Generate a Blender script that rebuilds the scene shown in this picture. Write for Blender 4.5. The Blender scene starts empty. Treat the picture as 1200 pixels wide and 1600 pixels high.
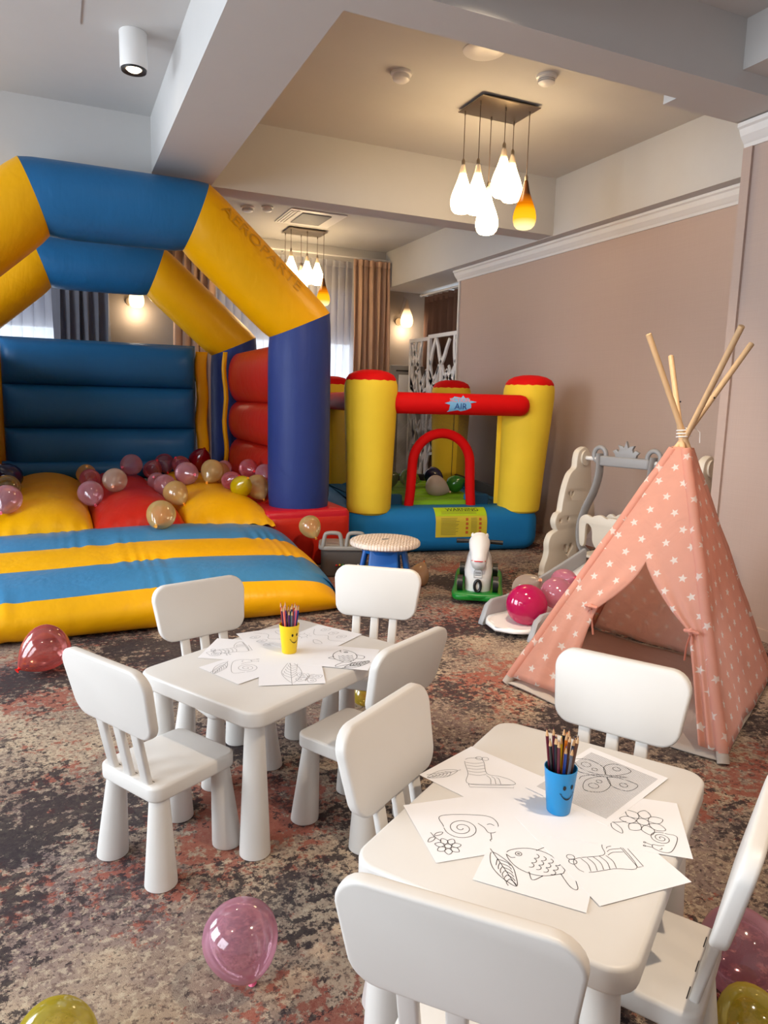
import bpy, bmesh, math, random
from mathutils import Vector, Matrix
PI = math.pi
random.seed(7)
S = bpy.context.scene
COL = S.collection

# ------------------------------------------------------------------ camera
CAM_YAW, CAM_PITCH, CAM_ROLL, CAM_H, CAM_F = 0.4285, 0.1525, 0.025, 1.3729, 1123.33
fw = Vector((math.sin(CAM_YAW)*math.cos(CAM_PITCH), math.cos(CAM_YAW)*math.cos(CAM_PITCH), -math.sin(CAM_PITCH)))
rt = Vector((math.cos(CAM_YAW), -math.sin(CAM_YAW), 0)); up = rt.cross(fw)
cr, sr = math.cos(CAM_ROLL), math.sin(CAM_ROLL)
rt, up = cr*rt + sr*up, -sr*rt + cr*up
cd = bpy.data.cameras.new('camera'); cam = bpy.data.objects.new('camera', cd); COL.objects.link(cam)
m3 = Matrix((rt, up, -fw)).transposed()
cam.matrix_world = Matrix.Translation((0, 0, CAM_H)) @ m3.to_4x4()
cd.sensor_fit = 'VERTICAL'; cd.sensor_height = 36.0; cd.lens = CAM_F/1600*36.0
cd.clip_start = 0.02; cd.clip_end = 100
S.camera = cam

# ------------------------------------------------------------------ world, exposure
S.view_settings.view_transform = 'Standard'; S.view_settings.look = 'None'
S.view_settings.gamma = 1.0; S.view_settings.use_curve_mapping = False
S.view_settings.exposure = 0.0
W = bpy.data.worlds.new('overcast_sky'); S.world = W; W.use_nodes = True
bg = W.node_tree.nodes['Background']; bg.inputs[0].default_value = (0.80, 0.90, 1.0, 1); bg.inputs[1].default_value = 2.2
S.cycles.max_bounces = 8; S.cycles.diffuse_bounces = 4; S.cycles.glossy_bounces = 4
S.cycles.transmission_bounces = 8; S.cycles.transparent_max_bounces = 24
S.cycles.sample_clamp_indirect = 6.0; S.cycles.caustics_reflective = False; S.cycles.caustics_refractive = False

def area_light(name, loc, rot, sx, sy, power, col):
    l = bpy.data.lights.new(name, 'AREA'); l.shape = 'RECTANGLE'; l.size = sx; l.size_y = sy
    l.energy = power; l.color = col
    o = bpy.data.objects.new(name, l); COL.objects.link(o); o.location = loc; o.rotation_euler = rot
    return o
DAY = (0.82, 0.915, 1.0)
# daylight standing in the window openings of the left wall (facing +X) and of the back wall (facing -Y)
for wy, wp in ((0.2, 140), (3.3, 215), (6.6, 200)):
    area_light('window_daylight', (-3.78, wy, 1.85), (0, -PI/2+.62, 0), 2.2, 2.2, wp, DAY)
area_light('window_daylight', (-1.3, 10.62, 1.75), (-PI/2, 0, 0), 3.2, 2.6, 45, DAY)
area_light('window_daylight', (2.95, 10.62, 1.75), (-PI/2, 0, 0), 2.5, 2.6, 40, DAY)
area_light('window_daylight', (5.72, 9.45, 1.75), (0, PI/2, 0), 2.4, 1.3, 30, DAY)

# ------------------------------------------------------------------ material helpers
def lin(c):
    return tuple(((v/255)/12.92 if v/255 <= .04045 else ((v/255+.055)/1.055)**2.4) for v in c)
class NT:
    def __init__(s, name):
        s.m = bpy.data.materials.new(name); s.m.use_nodes = True; s.t = s.m.node_tree; s.t.nodes.clear()
        s.out = s.t.nodes.new('ShaderNodeOutputMaterial')
    def n(s, typ, ins=None, **props):
        nd = s.t.nodes.new(typ)
        for k, v in props.items(): setattr(nd, k, v)
        for k, v in (ins or {}).items(): s.set(nd.inputs[k], v)
        return nd
    def set(s, sock, v):
        if hasattr(v, 'is_output') or isinstance(v, bpy.types.NodeSocket): s.t.links.new(v, sock)
        else:
            if sock.type == 'RGBA' and len(v) == 3: v = (*v, 1)
            sock.default_value = v
    def math(s, op, a, b=None, c=None, clamp=False):
        nd = s.t.nodes.new('ShaderNodeMath'); nd.operation = op; nd.use_clamp = clamp
        s.set(nd.inputs[0], a)
        if b is not None: s.set(nd.inputs[1], b)
        if c is not None: s.set(nd.inputs[2], c)
        return nd.outputs[0]
    def mix(s, f, a, b):
        nd = s.t.nodes.new('ShaderNodeMix'); nd.data_type = 'RGBA'; nd.clamp_factor = True
        s.set(nd.inputs[0], f); s.set(nd.inputs[6], a); s.set(nd.inputs[7], b); return nd.outputs[2]
    def coord(s, which='Object', scale=(1, 1, 1)):
        tc = s.n('ShaderNodeTexCoord')
        mp = s.n('ShaderNodeMapping', {'Vector': tc.outputs[which], 'Scale': scale}); return mp.outputs[0]
    def noise(s, vec, scale, detail=3, rough=.5, dist=0):
        return s.n('ShaderNodeTexNoise', {'Vector': vec, 'Scale': scale, 'Detail': detail, 'Roughness': rough, 'Distortion': dist}).outputs[0]
    def ramp(s, f, lo, hi):
        nd = s.n('ShaderNodeMapRange', {'Value': f, 'From Min': lo, 'From Max': hi}); nd.clamp = True; return nd.outputs[0]
    def bump(s, h, strength=.2, dist=.01):
        return s.n('ShaderNodeBump', {'Height': h, 'Strength': strength, 'Distance': dist}).outputs[0]
    def bsdf(s, **k):
        nd = s.t.nodes.new('ShaderNodeBsdfPrincipled')
        for a, v in k.items(): s.set(nd.inputs[a.replace('_', ' ')], v)
        return nd.outputs[0]
    def done(s, sh):
        s.t.links.new(sh, s.out.inputs[0]); return s.m

def plain(name, rgb, rough=.5, metal=0, var=.06, vscale=8, bump=0, bscale=60, bdist=.002, stretch=(1, 1, 1), spec=.5, coat=0):
    """colour with faint mottling, optional fine relief"""
    t = NT(name); v = t.coord('Object', stretch); c = lin(rgb)
    f = t.noise(v, vscale, 4)
    col = t.mix(f, tuple(x*(1-var) for x in c), tuple(min(1, x*(1+var)) for x in c))
    k = dict(Base_Color=col, Roughness=rough, Metallic=metal, Specular_IOR_Level=spec, Coat_Weight=coat)
    if bump: k['Normal'] = t.bump(t.noise(v, bscale, 3), bump, bdist)
    return t.done(t.bsdf(**k))

def vinyl(name, rgb, rough=.38, wr=.35, spec=.3):
    """coated fabric of the inflatables: soft sheen, puckers and creases"""
    t = NT(name); v = t.coord('Object'); c = lin(rgb)
    f = t.noise(v, 3, 3); col = t.mix(f, tuple(x*.9 for x in c), tuple(min(1, x*1.08) for x in c))
    h1 = t.noise(v, 5, 2, .5, .6); h2 = t.noise(t.coord('Object', (14, 14, 2)), 1.6, 2)
    h = t.math('MULTIPLY_ADD', h2, .35, h1)
    return t.done(t.bsdf(Base_Color=col, Roughness=rough, Specular_IOR_Level=spec, Normal=t.bump(h, wr, .02)))

def emis(name, rgb, strength):
    t = NT(name); e = t.n('ShaderNodeEmission', {'Color': lin(rgb), 'Strength': strength}); return t.done(e.outputs[0])

def balloon_mat(name, rgb, alpha=.4):
    """stretched pearly latex: part see-through body under a mirror-like skin"""
    t = NT(name); c = lin(rgb)
    lw = t.n('ShaderNodeLayerWeight', {'Blend': .4}).outputs['Facing']
    a = t.math('MULTIPLY_ADD', t.math('POWER', lw, 1.6), .97-alpha, alpha, clamp=True)
    d = t.n('ShaderNodeBsdfDiffuse', {'Color': c}).outputs[0]
    tl = t.n('ShaderNodeBsdfTranslucent', {'Color': c}).outputs[0]
    body = t.n('ShaderNodeMixShader', {0: .5, 1: d, 2: tl}).outputs[0]
    tr = t.n('ShaderNodeBsdfTransparent', {'Color': tuple(min(1, .55+.5*x) for x in c)}).outputs[0]
    m = t.n('ShaderNodeMixShader', {0: a, 1: tr, 2: body}).outputs[0]
    f = t.math('MULTIPLY_ADD', t.n('ShaderNodeFresnel', {'IOR': 1.5}).outputs[0], .8, .03, clamp=True)
    g = t.n('ShaderNodeBsdfGlossy', {'Color': (1, 1, 1, 1), 'Roughness': .09}).outputs[0]
    return t.done(t.n('ShaderNodeMixShader', {0: f, 1: m, 2: g}).outputs[0])

def fabric(name, rgb, transl=.25, rough=.85, weave=900, var=.08, fold=0):
    t = NT(name); v = t.coord('Object'); c = lin(rgb)
    col = t.mix(t.noise(v, 6, 4), tuple(x*(1-var) for x in c), tuple(min(1, x*(1+var)) for x in c))
    nb = t.bump(t.noise(v, weave, 2), .15, .001)
    if fold: nb = t.bump(t.math('MULTIPLY_ADD', t.noise(v, weave, 2), .03, t.noise(v, 7, 3, .5, .5)), fold, .03)
    p = t.bsdf(Base_Color=col, Roughness=rough, Specular_IOR_Level=.15, Normal=nb)
    tl = t.n('ShaderNodeBsdfTranslucent', {'Color': col, 'Normal': nb}).outputs[0]
    return t.done(t.n('ShaderNodeMixShader', {0: transl, 1: p, 2: tl}).outputs[0])

def sheer(name, rgb, opac=.45):
    t = NT(name); c = lin(rgb)
    d = t.n('ShaderNodeBsdfDiffuse', {'Color': c}).outputs[0]
    tl = t.n('ShaderNodeBsdfTranslucent', {'Color': c}).outputs[0]
    a = t.n('ShaderNodeMixShader', {0: .5, 1: d, 2: tl}).outputs[0]
    tr = t.n('ShaderNodeBsdfTransparent').outputs[0]
    return t.done(t.n('ShaderNodeMixShader', {0: opac, 1: tr, 2: a}).outputs[0])

def net_mat(name):
    t = NT(name); v = t.coord('Object')
    sx = t.n('ShaderNodeSeparateXYZ', {0: v}); s = t.math('ADD', sx.outputs[0], sx.outputs[1])
    u = t.math('ADD', s, sx.outputs[2]); w = t.math('SUBTRACT', s, sx.outputs[2])
    def st(q): return t.math('LESS_THAN', t.math('FRACT', t.math('MULTIPLY', q, 95.0)), .13)
    a = t.math('MAXIMUM', st(u), st(w))
    d = t.bsdf(Base_Color=lin((30, 30, 34)), Roughness=.7)
    tr = t.n('ShaderNodeBsdfTransparent').outputs[0]
    return t.done(t.n('ShaderNodeMixShader', {0: a, 1: tr, 2: d}).outputs[0])

def star_fabric(name, base, star, pitch=.118, rad=.021):
    """cotton printed with staggered five-pointed stars, laid out in the cloth's own UV metres"""
    t = NT(name)
    uv = t.n('ShaderNodeTexCoord').outputs['UV']
    sp = t.n('ShaderNodeSeparateXYZ', {0: uv})
    y = t.math('DIVIDE', sp.outputs[1], pitch*.62)
    row = t.math('FLOOR', y)
    odd = t.math('MULTIPLY', t.math('FLOORED_MODULO', row, 2.0), .5)
    x = t.math('ADD', t.math('DIVIDE', sp.outputs[0], pitch), odd)
    cx = t.math('FLOOR', x)
    fx = t.math('MULTIPLY', t.math('SUBTRACT', t.math('FRACT', x), .5), pitch)
    fy = t.math('MULTIPLY', t.math('SUBTRACT', t.math('FRACT', y), .5), pitch*.62)
    rot = t.math('MULTIPLY', t.math('FLOORED_MODULO', t.math('ADD', t.math('MULTIPLY', cx, 2.3), t.math('MULTIPLY', row, 3.7)), 1.0), 1.26)
    r = t.math('SQRT', t.math('ADD', t.math('MULTIPLY', fx, fx), t.math('MULTIPLY', fy, fy)))
    a = t.math('ADD', t.math('ARCTAN2', fx, fy), rot)
    k = 2*PI/5
    m = t.math('ABSOLUTE', t.math('SUBTRACT', t.math('FLOORED_MODULO', t.math('ADD', a, k/2+10*k), k), k/2))
    px = t.math('MULTIPLY', r, t.math('COSINE', m)); py = t.math('MULTIPLY', r, t.math('SINE', m))
    ri = rad*.45; ix, iy = ri*math.cos(k/2), ri*math.sin(k/2)
    # inside the edge from tip (rad,0) to notch (ix,iy)
    e = t.math('SUBTRACT', t.math('MULTIPLY', t.math('SUBTRACT', px, rad), iy), t.math('MULTIPLY', py, ix-rad))
    f = t.math('LESS_THAN', e, 0.0)
    v = t.coord('Object'); b = lin(base)
    bc = t.mix(t.noise(v, 9, 4), tuple(q*.92 for q in b), tuple(q*1.06 for q in b))
    col = t.mix(f, bc, lin(star))
    nb = t.bump(t.math('MULTIPLY_ADD', t.noise(v, 700, 2), .02, t.noise(v, 6, 3, .5, .7)), .35, .03)
    p = t.bsdf(Base_Color=col, Roughness=.85, Specular_IOR_Level=.15, Normal=nb)
    tl = t.n('ShaderNodeBsdfTranslucent', {'Color': col, 'Normal': nb}).outputs[0]
    return t.done(t.n('ShaderNodeMixShader', {0: .62, 1: p, 2: tl}).outputs[0])

def carpet_mat():
    t = NT('patterned_carpet'); v = t.coord('Object')
    def at(x, y): return t.n('ShaderNodeMapping', {'Vector': v, 'Location': (x, y, 0)}).outputs[0]
    a, b, c, d = at(0, 0), at(7.3, 2.1), at(-3.7, 9.1), at(1.7, -5.2)
    # cloudy ground from sand to mauve grey
    base = t.mix(t.ramp(t.noise(a, 2.2, 6, .62), .40, .60), lin((134, 115, 104)), lin((186, 165, 141)))
    base = t.mix(t.math('MULTIPLY', t.ramp(t.noise(b, 1.6, 6, .66), .50, .60), .75), base, lin((122, 104, 104)))
    base = t.mix(t.math('MULTIPLY', t.ramp(t.noise(d, 44, 5, .7), .52, .58), .6), base, lin((196, 180, 156)))
    base = t.mix(t.math('MULTIPLY', t.ramp(t.noise(c, 52, 5, .7), .53, .58), .6), base, lin((98, 76, 72)))
    base = t.mix(t.math('MULTIPLY', t.ramp(t.noise(b, 60, 5, .72), .57, .61), .7), base, lin((70, 60, 60)))
    # speckled prints: coarse clouds decide where, fine grain decides the ragged edge
    def speck(big, fine, lo, hi): return t.ramp(t.math('ADD', t.math('MULTIPLY', big, 1.15), t.math('MULTIPLY', fine, 1.25)), lo, hi)
    r = speck(t.noise(b, 1.5, 4, .6), t.noise(c, 24, 9, .72), 1.265, 1.31)
    base = t.mix(t.math('MULTIPLY', r, .8), base, lin((150, 82, 68)))
    k = speck(t.noise(c, 1.35, 4, .6), t.noise(a, 27, 9, .74), 1.235, 1.265)
    base = t.mix(t.math('MULTIPLY', k, .88), base, lin((52, 46, 50)))
    k2 = speck(t.noise(d, 2.6, 4, .6), t.noise(b, 40, 9, .74), 1.30, 1.34)
    base = t.mix(t.math('MULTIPLY', k2, .75), base, lin((66, 58, 60)))
    return t.done(t.bsdf(Base_Color=base, Roughness=.95, Specular_IOR_Level=.1, Normal=t.bump(t.noise(v, 420, 2), .5, .004)))

def wallpaper(name, rgb):
    t = NT(name); c = lin(rgb)
    h = t.noise(t.coord('Object', (2, 2, 420)), 1.0, 3); vv = t.noise(t.coord('Object', (420, 420, 2)), 1.0, 3)
    f = t.math('ADD', t.math('MULTIPLY', h, .5), t.math('MULTIPLY', vv, .5))
    col = t.mix(t.ramp(f, .3, .7), tuple(x*.95 for x in c), tuple(x*1.04 for x in c))
    return t.done(t.bsdf(Base_Color=col, Roughness=.5, Specular_IOR_Level=.35, Normal=t.bump(f, .08, .001)))

def shade_glass(name, low, high, strength, zsplit):
    """lit blown-glass shade: frosted glowing belly, tinted unlit neck"""
    t = NT(name); z = t.n('ShaderNodeSeparateXYZ', {0: t.coord('Object')}).outputs[2]
    f = t.ramp(z, zsplit-.05, zsplit+.07)
    e = t.n('ShaderNodeEmission', {'Color': lin(low), 'Strength': strength}).outputs[0]
    g = t.bsdf(Base_Color=lin(high), Roughness=.12, Transmission_Weight=.35)
    return t.done(t.n('ShaderNodeMixShader', {0: f, 1: e, 2: g}).outputs[0])

def amber_glass():
    t = NT('amber_lit_glass'); z = t.n('ShaderNodeSeparateXYZ', {0: t.coord('Object')}).outputs[2]
    c = t.mix(t.ramp(z, -.09, -.03), lin((255, 236, 170)), lin((255, 176, 30)))
    c = t.mix(t.ramp(z, -.02, .05), c, lin((244, 160, 10))); c = t.mix(t.ramp(z, .04, .08), c, lin((196, 104, 6)))
    e = t.n('ShaderNodeEmission', {'Color': c, 'Strength': 1.5}).outputs[0]
    g = t.bsdf(Base_Color=lin((74, 40, 12)), Roughness=.15)
    return t.done(t.n('ShaderNodeMixShader', {0: t.ramp(z, .09, .16), 1: e, 2: g}).outputs[0])
def wood_mat(name, rgb):
    t = NT(name); c = lin(rgb)
    f = t.noise(t.coord('Object', (60, 60, 4)), 1, 4)
    col = t.mix(f, tuple(x*.78 for x in c), tuple(min(1, x*1.12) for x in c))
    return t.done(t.bsdf(Base_Color=col, Roughness=.55, Normal=t.bump(f, .1, .002)))

def dots_top(name, rgb):
    t = NT(name); c = lin(rgb)
    s = t.n('ShaderNodeSeparateXYZ', {0: t.coord('Object')})
    f = t.math('MULTIPLY', t.math('SINE', t.math('MULTIPLY', s.outputs[0], 210.0)), t.math('SINE', t.math('MULTIPLY', s.outputs[1], 210.0)))
    return t.done(t.bsdf(Base_Color=c, Roughness=.4, Normal=t.bump(f, .6, .006)))

M = {}
M['carpet'] = carpet_mat()
M['paint'] = plain('white_paint', (200, 198, 196), .9, var=.02, bump=.05, bscale=200)
M['wallpaper'] = wallpaper('taupe_wallpaper', (184, 162, 151))
M['greywall'] = plain('grey_wall_paint', (150, 138, 128), .85, var=.03)
M['trim'] = plain('white_trim', (226, 224, 222), .5, var=.02)
M['baseb'] = plain('brown_skirting', (120, 96, 84), .5)
M['plastic'] = plain('white_chair_plastic', (222, 217, 211), .42, var=.02, bump=.06, bscale=500, bdist=.001)
M['paper'] = plain('paper', (240, 238, 240), .8, var=.01)
M['ink'] = plain('black_ink', (24, 22, 24), .7)
M['greyink'] = plain('grey_ink', (120, 118, 122), .7)
M['blue'] = vinyl('castle_blue_vinyl', (34, 104, 158)); M['navy'] = vinyl('castle_navy_vinyl', (44, 60, 122), .45, .35, .2)
M['yellow'] = vinyl('castle_yellow_vinyl', (238, 172, 0)); M['red'] = vinyl('castle_red_vinyl', (192, 36, 20))
M['blue2'] = vinyl('castle_step_blue_vinyl', (62, 128, 172)); M['dkred'] = vinyl('castle_deep_red_vinyl', (196, 24, 40))
M['byellow'] = vinyl('bouncer_yellow_nylon', (240, 206, 60), .62, .25, .12); M['bblue'] = vinyl('bouncer_blue_nylon', (30, 116, 176), .6, .3, .12)
M['bred'] = vinyl('bouncer_red_nylon', (214, 14, 16), .65, .25, .12); M['bgreen'] = vinyl('bouncer_green_nylon', (122, 172, 40), .5, .3, .12)
M['net'] = net_mat('black_netting'); M['seam'] = plain('dark_seam', (26, 24, 30), .7)
M['ghost'] = plain('faded_lettering', (206, 148, 6), .5)
M['lime'] = plain('label_lime', (176, 206, 20), .5); M['labely'] = plain('label_yellow', (204, 184, 50), .5)
M['labelr'] = plain('label_red_print', (188, 92, 40), .5); M['labelk'] = plain('label_grey_print', (130, 120, 50), .5)
M['star'] = star_fabric('star_cotton', (240, 190, 173), (250, 246, 242)); M['liner'] = fabric('tent_lining', (246, 236, 230), .7, fold=.25)
M['pink_hem'] = fabric('tent_binding', (222, 150, 132), .15)
M['mat'] = fabric('tent_floor_cloth', (176, 164, 154), .02, fold=.3)
M['pole'] = wood_mat('pine_pole', (214, 176, 132)); M['pencilwood'] = wood_mat('pencil_wood', (214, 168, 120))
M['cream'] = plain('cream_plastic', (226, 216, 200), .45, var=.02); M['greyplastic'] = plain('grey_plastic', (158, 158, 160), .45, var=.03)
M['whitepl'] = plain('white_plastic', (236, 234, 232), .35, var=.02); M['greenpl'] = plain('green_plastic', (14, 124, 40), .35)
M['blackpl'] = plain('black_plastic', (26, 24, 26), .4); M['bluepl'] = plain('blue_plastic', (10, 92, 172), .4)
M['stooltop'] = dots_top('stool_top_plastic', (232, 214, 198)); M['tub'] = plain('tub_grey_plastic', (150, 146, 140), .5)
M['tubdark'] = plain('tub_dark_plastic', (84, 78, 74), .55)
M['cupy'] = plain('yellow_cup', (246, 208, 10), .35, var=.02); M['cupb'] = plain('blue_cup', (20, 140, 204), .35, var=.02)
M['steel'] = plain('brushed_steel', (150, 138, 124), .32, 1.0, stretch=(1, 30, 1)); M['cord'] = plain('lamp_cord', (92, 72, 58), .5)
M['shade_w'] = shade_glass('white_lit_glass', (255, 220, 166), (214, 200, 180), 20.0, .13)
M['shade_a'] = amber_glass()
M['shade_s'] = shade_glass('sconce_lit_glass', (255, 214, 158), (200, 180, 160), 3.2, .1)
M['spotglow'] = emis('spot_bulb', (255, 232, 196), 14.0)
M['drape'] = fabric('beige_drape', (206, 172, 150), .15); M['drapegrey'] = fabric('grey_drape', (132, 132, 142), .22)
M['drapedark'] = fabric('brown_drape', (104, 78, 68), .06)
M['sheer'] = sheer('voile', (226, 226, 232), .5); M['blind'] = fabric('roller_blind', (178, 178, 186), .5)
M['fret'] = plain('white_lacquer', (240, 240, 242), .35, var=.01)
M['glass'] = None
t = NT('window_glass'); g1 = t.n('ShaderNodeBsdfTransparent').outputs[0]; g2 = t.n('ShaderNodeBsdfGlossy', {'Roughness': .02}).outputs[0]
M['glass'] = t.done(t.n('ShaderNodeMixShader', {0: .06, 1: g1, 2: g2}).outputs[0])
M['panelgrey'] = plain('grey_panel', (150, 146, 142), .5); M['alu'] = plain('window_frame_paint', (232, 232, 234), .4)
M['vent'] = plain('vent_grey', (140, 142, 146), .6)
M['pinkred'] = plain('pink_red_print', (236, 120, 130), .5); M['lightblue'] = plain('light_blue_print', (120, 180, 224), .5); M['printnavy'] = plain('navy_print', (24, 66, 140), .5)

# ------------------------------------------------------------------ geometry helpers: every generator returns (verts, faces)
def merge(*parts):
    V, F = [], []
    for v, f in parts:
        o = len(V); V += [tuple(p) for p in v]; F += [tuple(i+o for i in q) for q in f]
    return V, F
def xf(g, mat):
    return [tuple(mat @ Vector(p)) for p in g[0]], g[1]
def mv(g, x=0, y=0, z=0): return [(a+x, b+y, c+z) for a, b, c in g[0]], g[1]
def box(x0, x1, y0, y1, z0, z1):
    V = [(x, y, z) for z in (z0, z1) for y in (y0, y1) for x in (x0, x1)]
    return V, [(0, 2, 3, 1), (4, 5, 7, 6), (0, 1, 5, 4), (2, 6, 7, 3), (0, 4, 6, 2), (1, 3, 7, 5)]
def rr(w, h, r, n=5, cx=0, cy=0):
    P = []
    for sx, sy, a0 in ((1, 1, 0), (-1, 1, 90), (-1, -1, 180), (1, -1, 270)):
        for i in range(n+1):
            a = math.radians(a0+90*i/n); P.append((cx+sx*(w/2-r)+r*math.cos(a), cy+sy*(h/2-r)+r*math.sin(a)))
    return P
def slab(P, z0, z1, b=.005, n=3):
    """2D outline (ccw) raised from z0 to z1 with rounded top and bottom edges"""
    N = len(P); nor = []
    for i in range(N):
        a, c = P[i-1], P[(i+1) % N]; dx, dy = c[0]-a[0], c[1]-a[1]; l = math.hypot(dx, dy) or 1
        nor.append((dy/l, -dx/l))
    rings = []
    for i in range(n+1):
        a = PI/2*i/n; rings.append((b*(1-math.sin(a)), z0+b*(1-math.cos(a))))
    for i in range(n+1):
        a = PI/2*i/n; rings.append((b*(1-math.cos(a)), z1-b*(1-math.sin(a))))
    V, F = [], []
    for ins, z in rings:
        V += [(P[i][0]-nor[i][0]*ins, P[i][1]-nor[i][1]*ins, z) for i in range(N)]
    for k in range(len(rings)-1):
        for i in range(N):
            j = (i+1) % N; F.append((k*N+i, k*N+j, (k+1)*N+j, (k+1)*N+i))
    F.append(tuple(reversed(range(N)))); F.append(tuple(range((len(rings)-1)*N, len(rings)*N)))
    return V, F
def rbox(x0, x1, y0, y1, z0, z1, r=.01, b=None):
    b = r*.6 if b is None else b
    return mv(slab(rr(x1-x0, y1-y0, r, 4), z0, z1, b), (x0+x1)/2, (y0+y1)/2, 0)
def lathe(prof, n=24, cap=True):
    V, F = [], []
    for r, z in prof: V += [(r*math.cos(2*PI*i/n), r*math.sin(2*PI*i/n), z) for i in range(n)]
    for k in range(len(prof)-1):
        for i in range(n):
            j = (i+1) % n; F.append((k*n+i, k*n+j, (k+1)*n+j, (k+1)*n+i))
    if cap: F.append(tuple(reversed(range(n)))); F.append(tuple(range((len(prof)-1)*n, len(prof)*n)))
    return V, F
def tube(pts, rad, n=10, cap=True, closed=False, flat=1.0, upv=None):
    pts = [Vector(p) for p in pts]; K = len(pts)
    R = rad if isinstance(rad, (list, tuple)) else [rad]*K
    V, F = [], []; e = None
    for k in range(K):
        a = pts[k-1] if (k or closed) else pts[0]; c = pts[(k+1) % K] if (k < K-1 or closed) else pts[k]
        d = (c-a).normalized()
        if e is None:
            q = Vector(upv) if upv else (Vector((0, 0, 1)) if abs(d.z) < .9 else Vector((1, 0, 0)))
            e = (q-d*q.dot(d)).normalized()
        else: e = (e-d*e.dot(d)).normalized()
        f = d.cross(e)
        V += [tuple(pts[k]+e*(R[k]*math.cos(2*PI*i/n))+f*(R[k]*flat*math.sin(2*PI*i/n))) for i in range(n)]
    for k in range(K if closed else K-1):
        k2 = (k+1) % K
        for i in range(n):
            j = (i+1) % n; F.append((k*n+i, k*n+j, k2*n+j, k2*n+i))
    if cap and not closed: F.append(tuple(reversed(range(n)))); F.append(tuple(range((K-1)*n, K*n)))
    return V, F
def pillow(w, h, d, p=10, q=2.2, nu=26, nv=14, axis='y'):
    """inflated cushion w wide (x), h high (z), d deep each way (y); p, q: squareness of the cross sections"""
    V, F = [], []
    def pos(u, v, s):
        t = (max(0, 1-abs(u)**p)*max(0, 1-abs(v)**q))**.5
        return (u*w/2, s*d*t, v*h/2)
    us = [math.sin(PI/2*(-1+2*i/nu)) for i in range(nu+1)]; vs = [math.sin(PI/2*(-1+2*i/nv)) for i in range(nv+1)]
    for s in (-1, 1):
        o = len(V)
        for v in vs:
            for u in us: V.append(pos(u, v, s))
        for j in range(nv):
            for i in range(nu):
                a = o+j*(nu+1)+i; f = (a, a+1, a+nu+2, a+nu+1); F.append(f if s < 0 else tuple(reversed(f)))
    return V, F
def grid(fn, nu, nv, wrap=False):
    V = [fn(i/nu, j/nv) for j in range(nv+1) for i in range(nu+1)]
    F = [(j*(nu+1)+i, j*(nu+1)+i+1, (j+1)*(nu+1)+i+1, (j+1)*(nu+1)+i) for j in range(nv) for i in range(nu)]
    return V, F
def ribbon(pts, w, z=0.0):
    """flat printed line of width w along 2D points"""
    V, F = [], []; K = len(pts)
    for k in range(K):
        a = pts[max(0, k-1)]; c = pts[min(K-1, k+1)]; dx, dy = c[0]-a[0], c[1]-a[1]; l = math.hypot(dx, dy) or 1
        nx, ny = -dy/l*w/2, dx/l*w/2
        V += [(pts[k][0]+nx, pts[k][1]+ny, z), (pts[k][0]-nx, pts[k][1]-ny, z)]
    for k in range(K-1): F.append((2*k+1, 2*k+3, 2*k+2, 2*k))
    return V, F

def link_mesh(name, g, mat, parent=None, off=None, smooth=True, angle=40):
    me = bpy.data.meshes.new(name); V = g[0]
    if off is not None: V = [(a-off[0], b-off[1], c-off[2]) for a, b, c in V]
    me.from_pydata(V, [], g[1]); me.validate()
    bm = bmesh.new(); bm.from_mesh(me); bmesh.ops.remove_doubles(bm, verts=bm.verts, dist=1e-5)
    bmesh.ops.recalc_face_normals(bm, faces=bm.faces)
    if smooth:
        for f in bm.faces: f.smooth = True
        for e in bm.edges:
            if len(e.link_faces) == 2 and e.calc_face_angle(0) > math.radians(angle): e.smooth = False
    bm.to_mesh(me); bm.free()
    for m in (mat if isinstance(mat, (list, tuple)) else [mat]): me.materials.append(M[m] if isinstance(m, str) else m)
    o = bpy.data.objects.new(name, me); COL.objects.link(o)
    if parent: o.parent = parent
    return o
def tag(o, label, cat, group=None, kind=None):
    o['label'] = label; o['category'] = cat
    if group: o['group'] = group
    if kind: o['kind'] = kind
    return o
def root(name, label, cat, loc=(0, 0, 0), rz=0, group=None):
    o = bpy.data.objects.new(name, None); COL.objects.link(o); o.empty_display_size = .1
    o.location = loc; o.rotation_euler = (0, 0, rz); return tag(o, label, cat, group)
def single(name, g, mat, label, cat, group=None, smooth=True):
    """a thing that is one mesh, given in world coordinates; its origin goes to the middle of its base"""
    xs, ys, zs = zip(*g[0]); off = ((min(xs)+max(xs))/2, (min(ys)+max(ys))/2, min(zs))
    o = link_mesh(name, g, mat, None, off, smooth); o.location = off; return tag(o, label, cat, group)
def struct(name, g, mat, label=None, parent=None, smooth=False):
    o = link_mesh(name, g, mat, parent, None, smooth)
    if parent is None:
        o['kind'] = 'structure'; o['label'] = label; o['category'] = name.split('_')[0]
    return o
def copy_tree(o, parent=None):
    c = o.copy(); COL.objects.link(c); c.parent = parent
    for ch in list(o.children): copy_tree(ch, c)
    return c
_font = None
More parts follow.
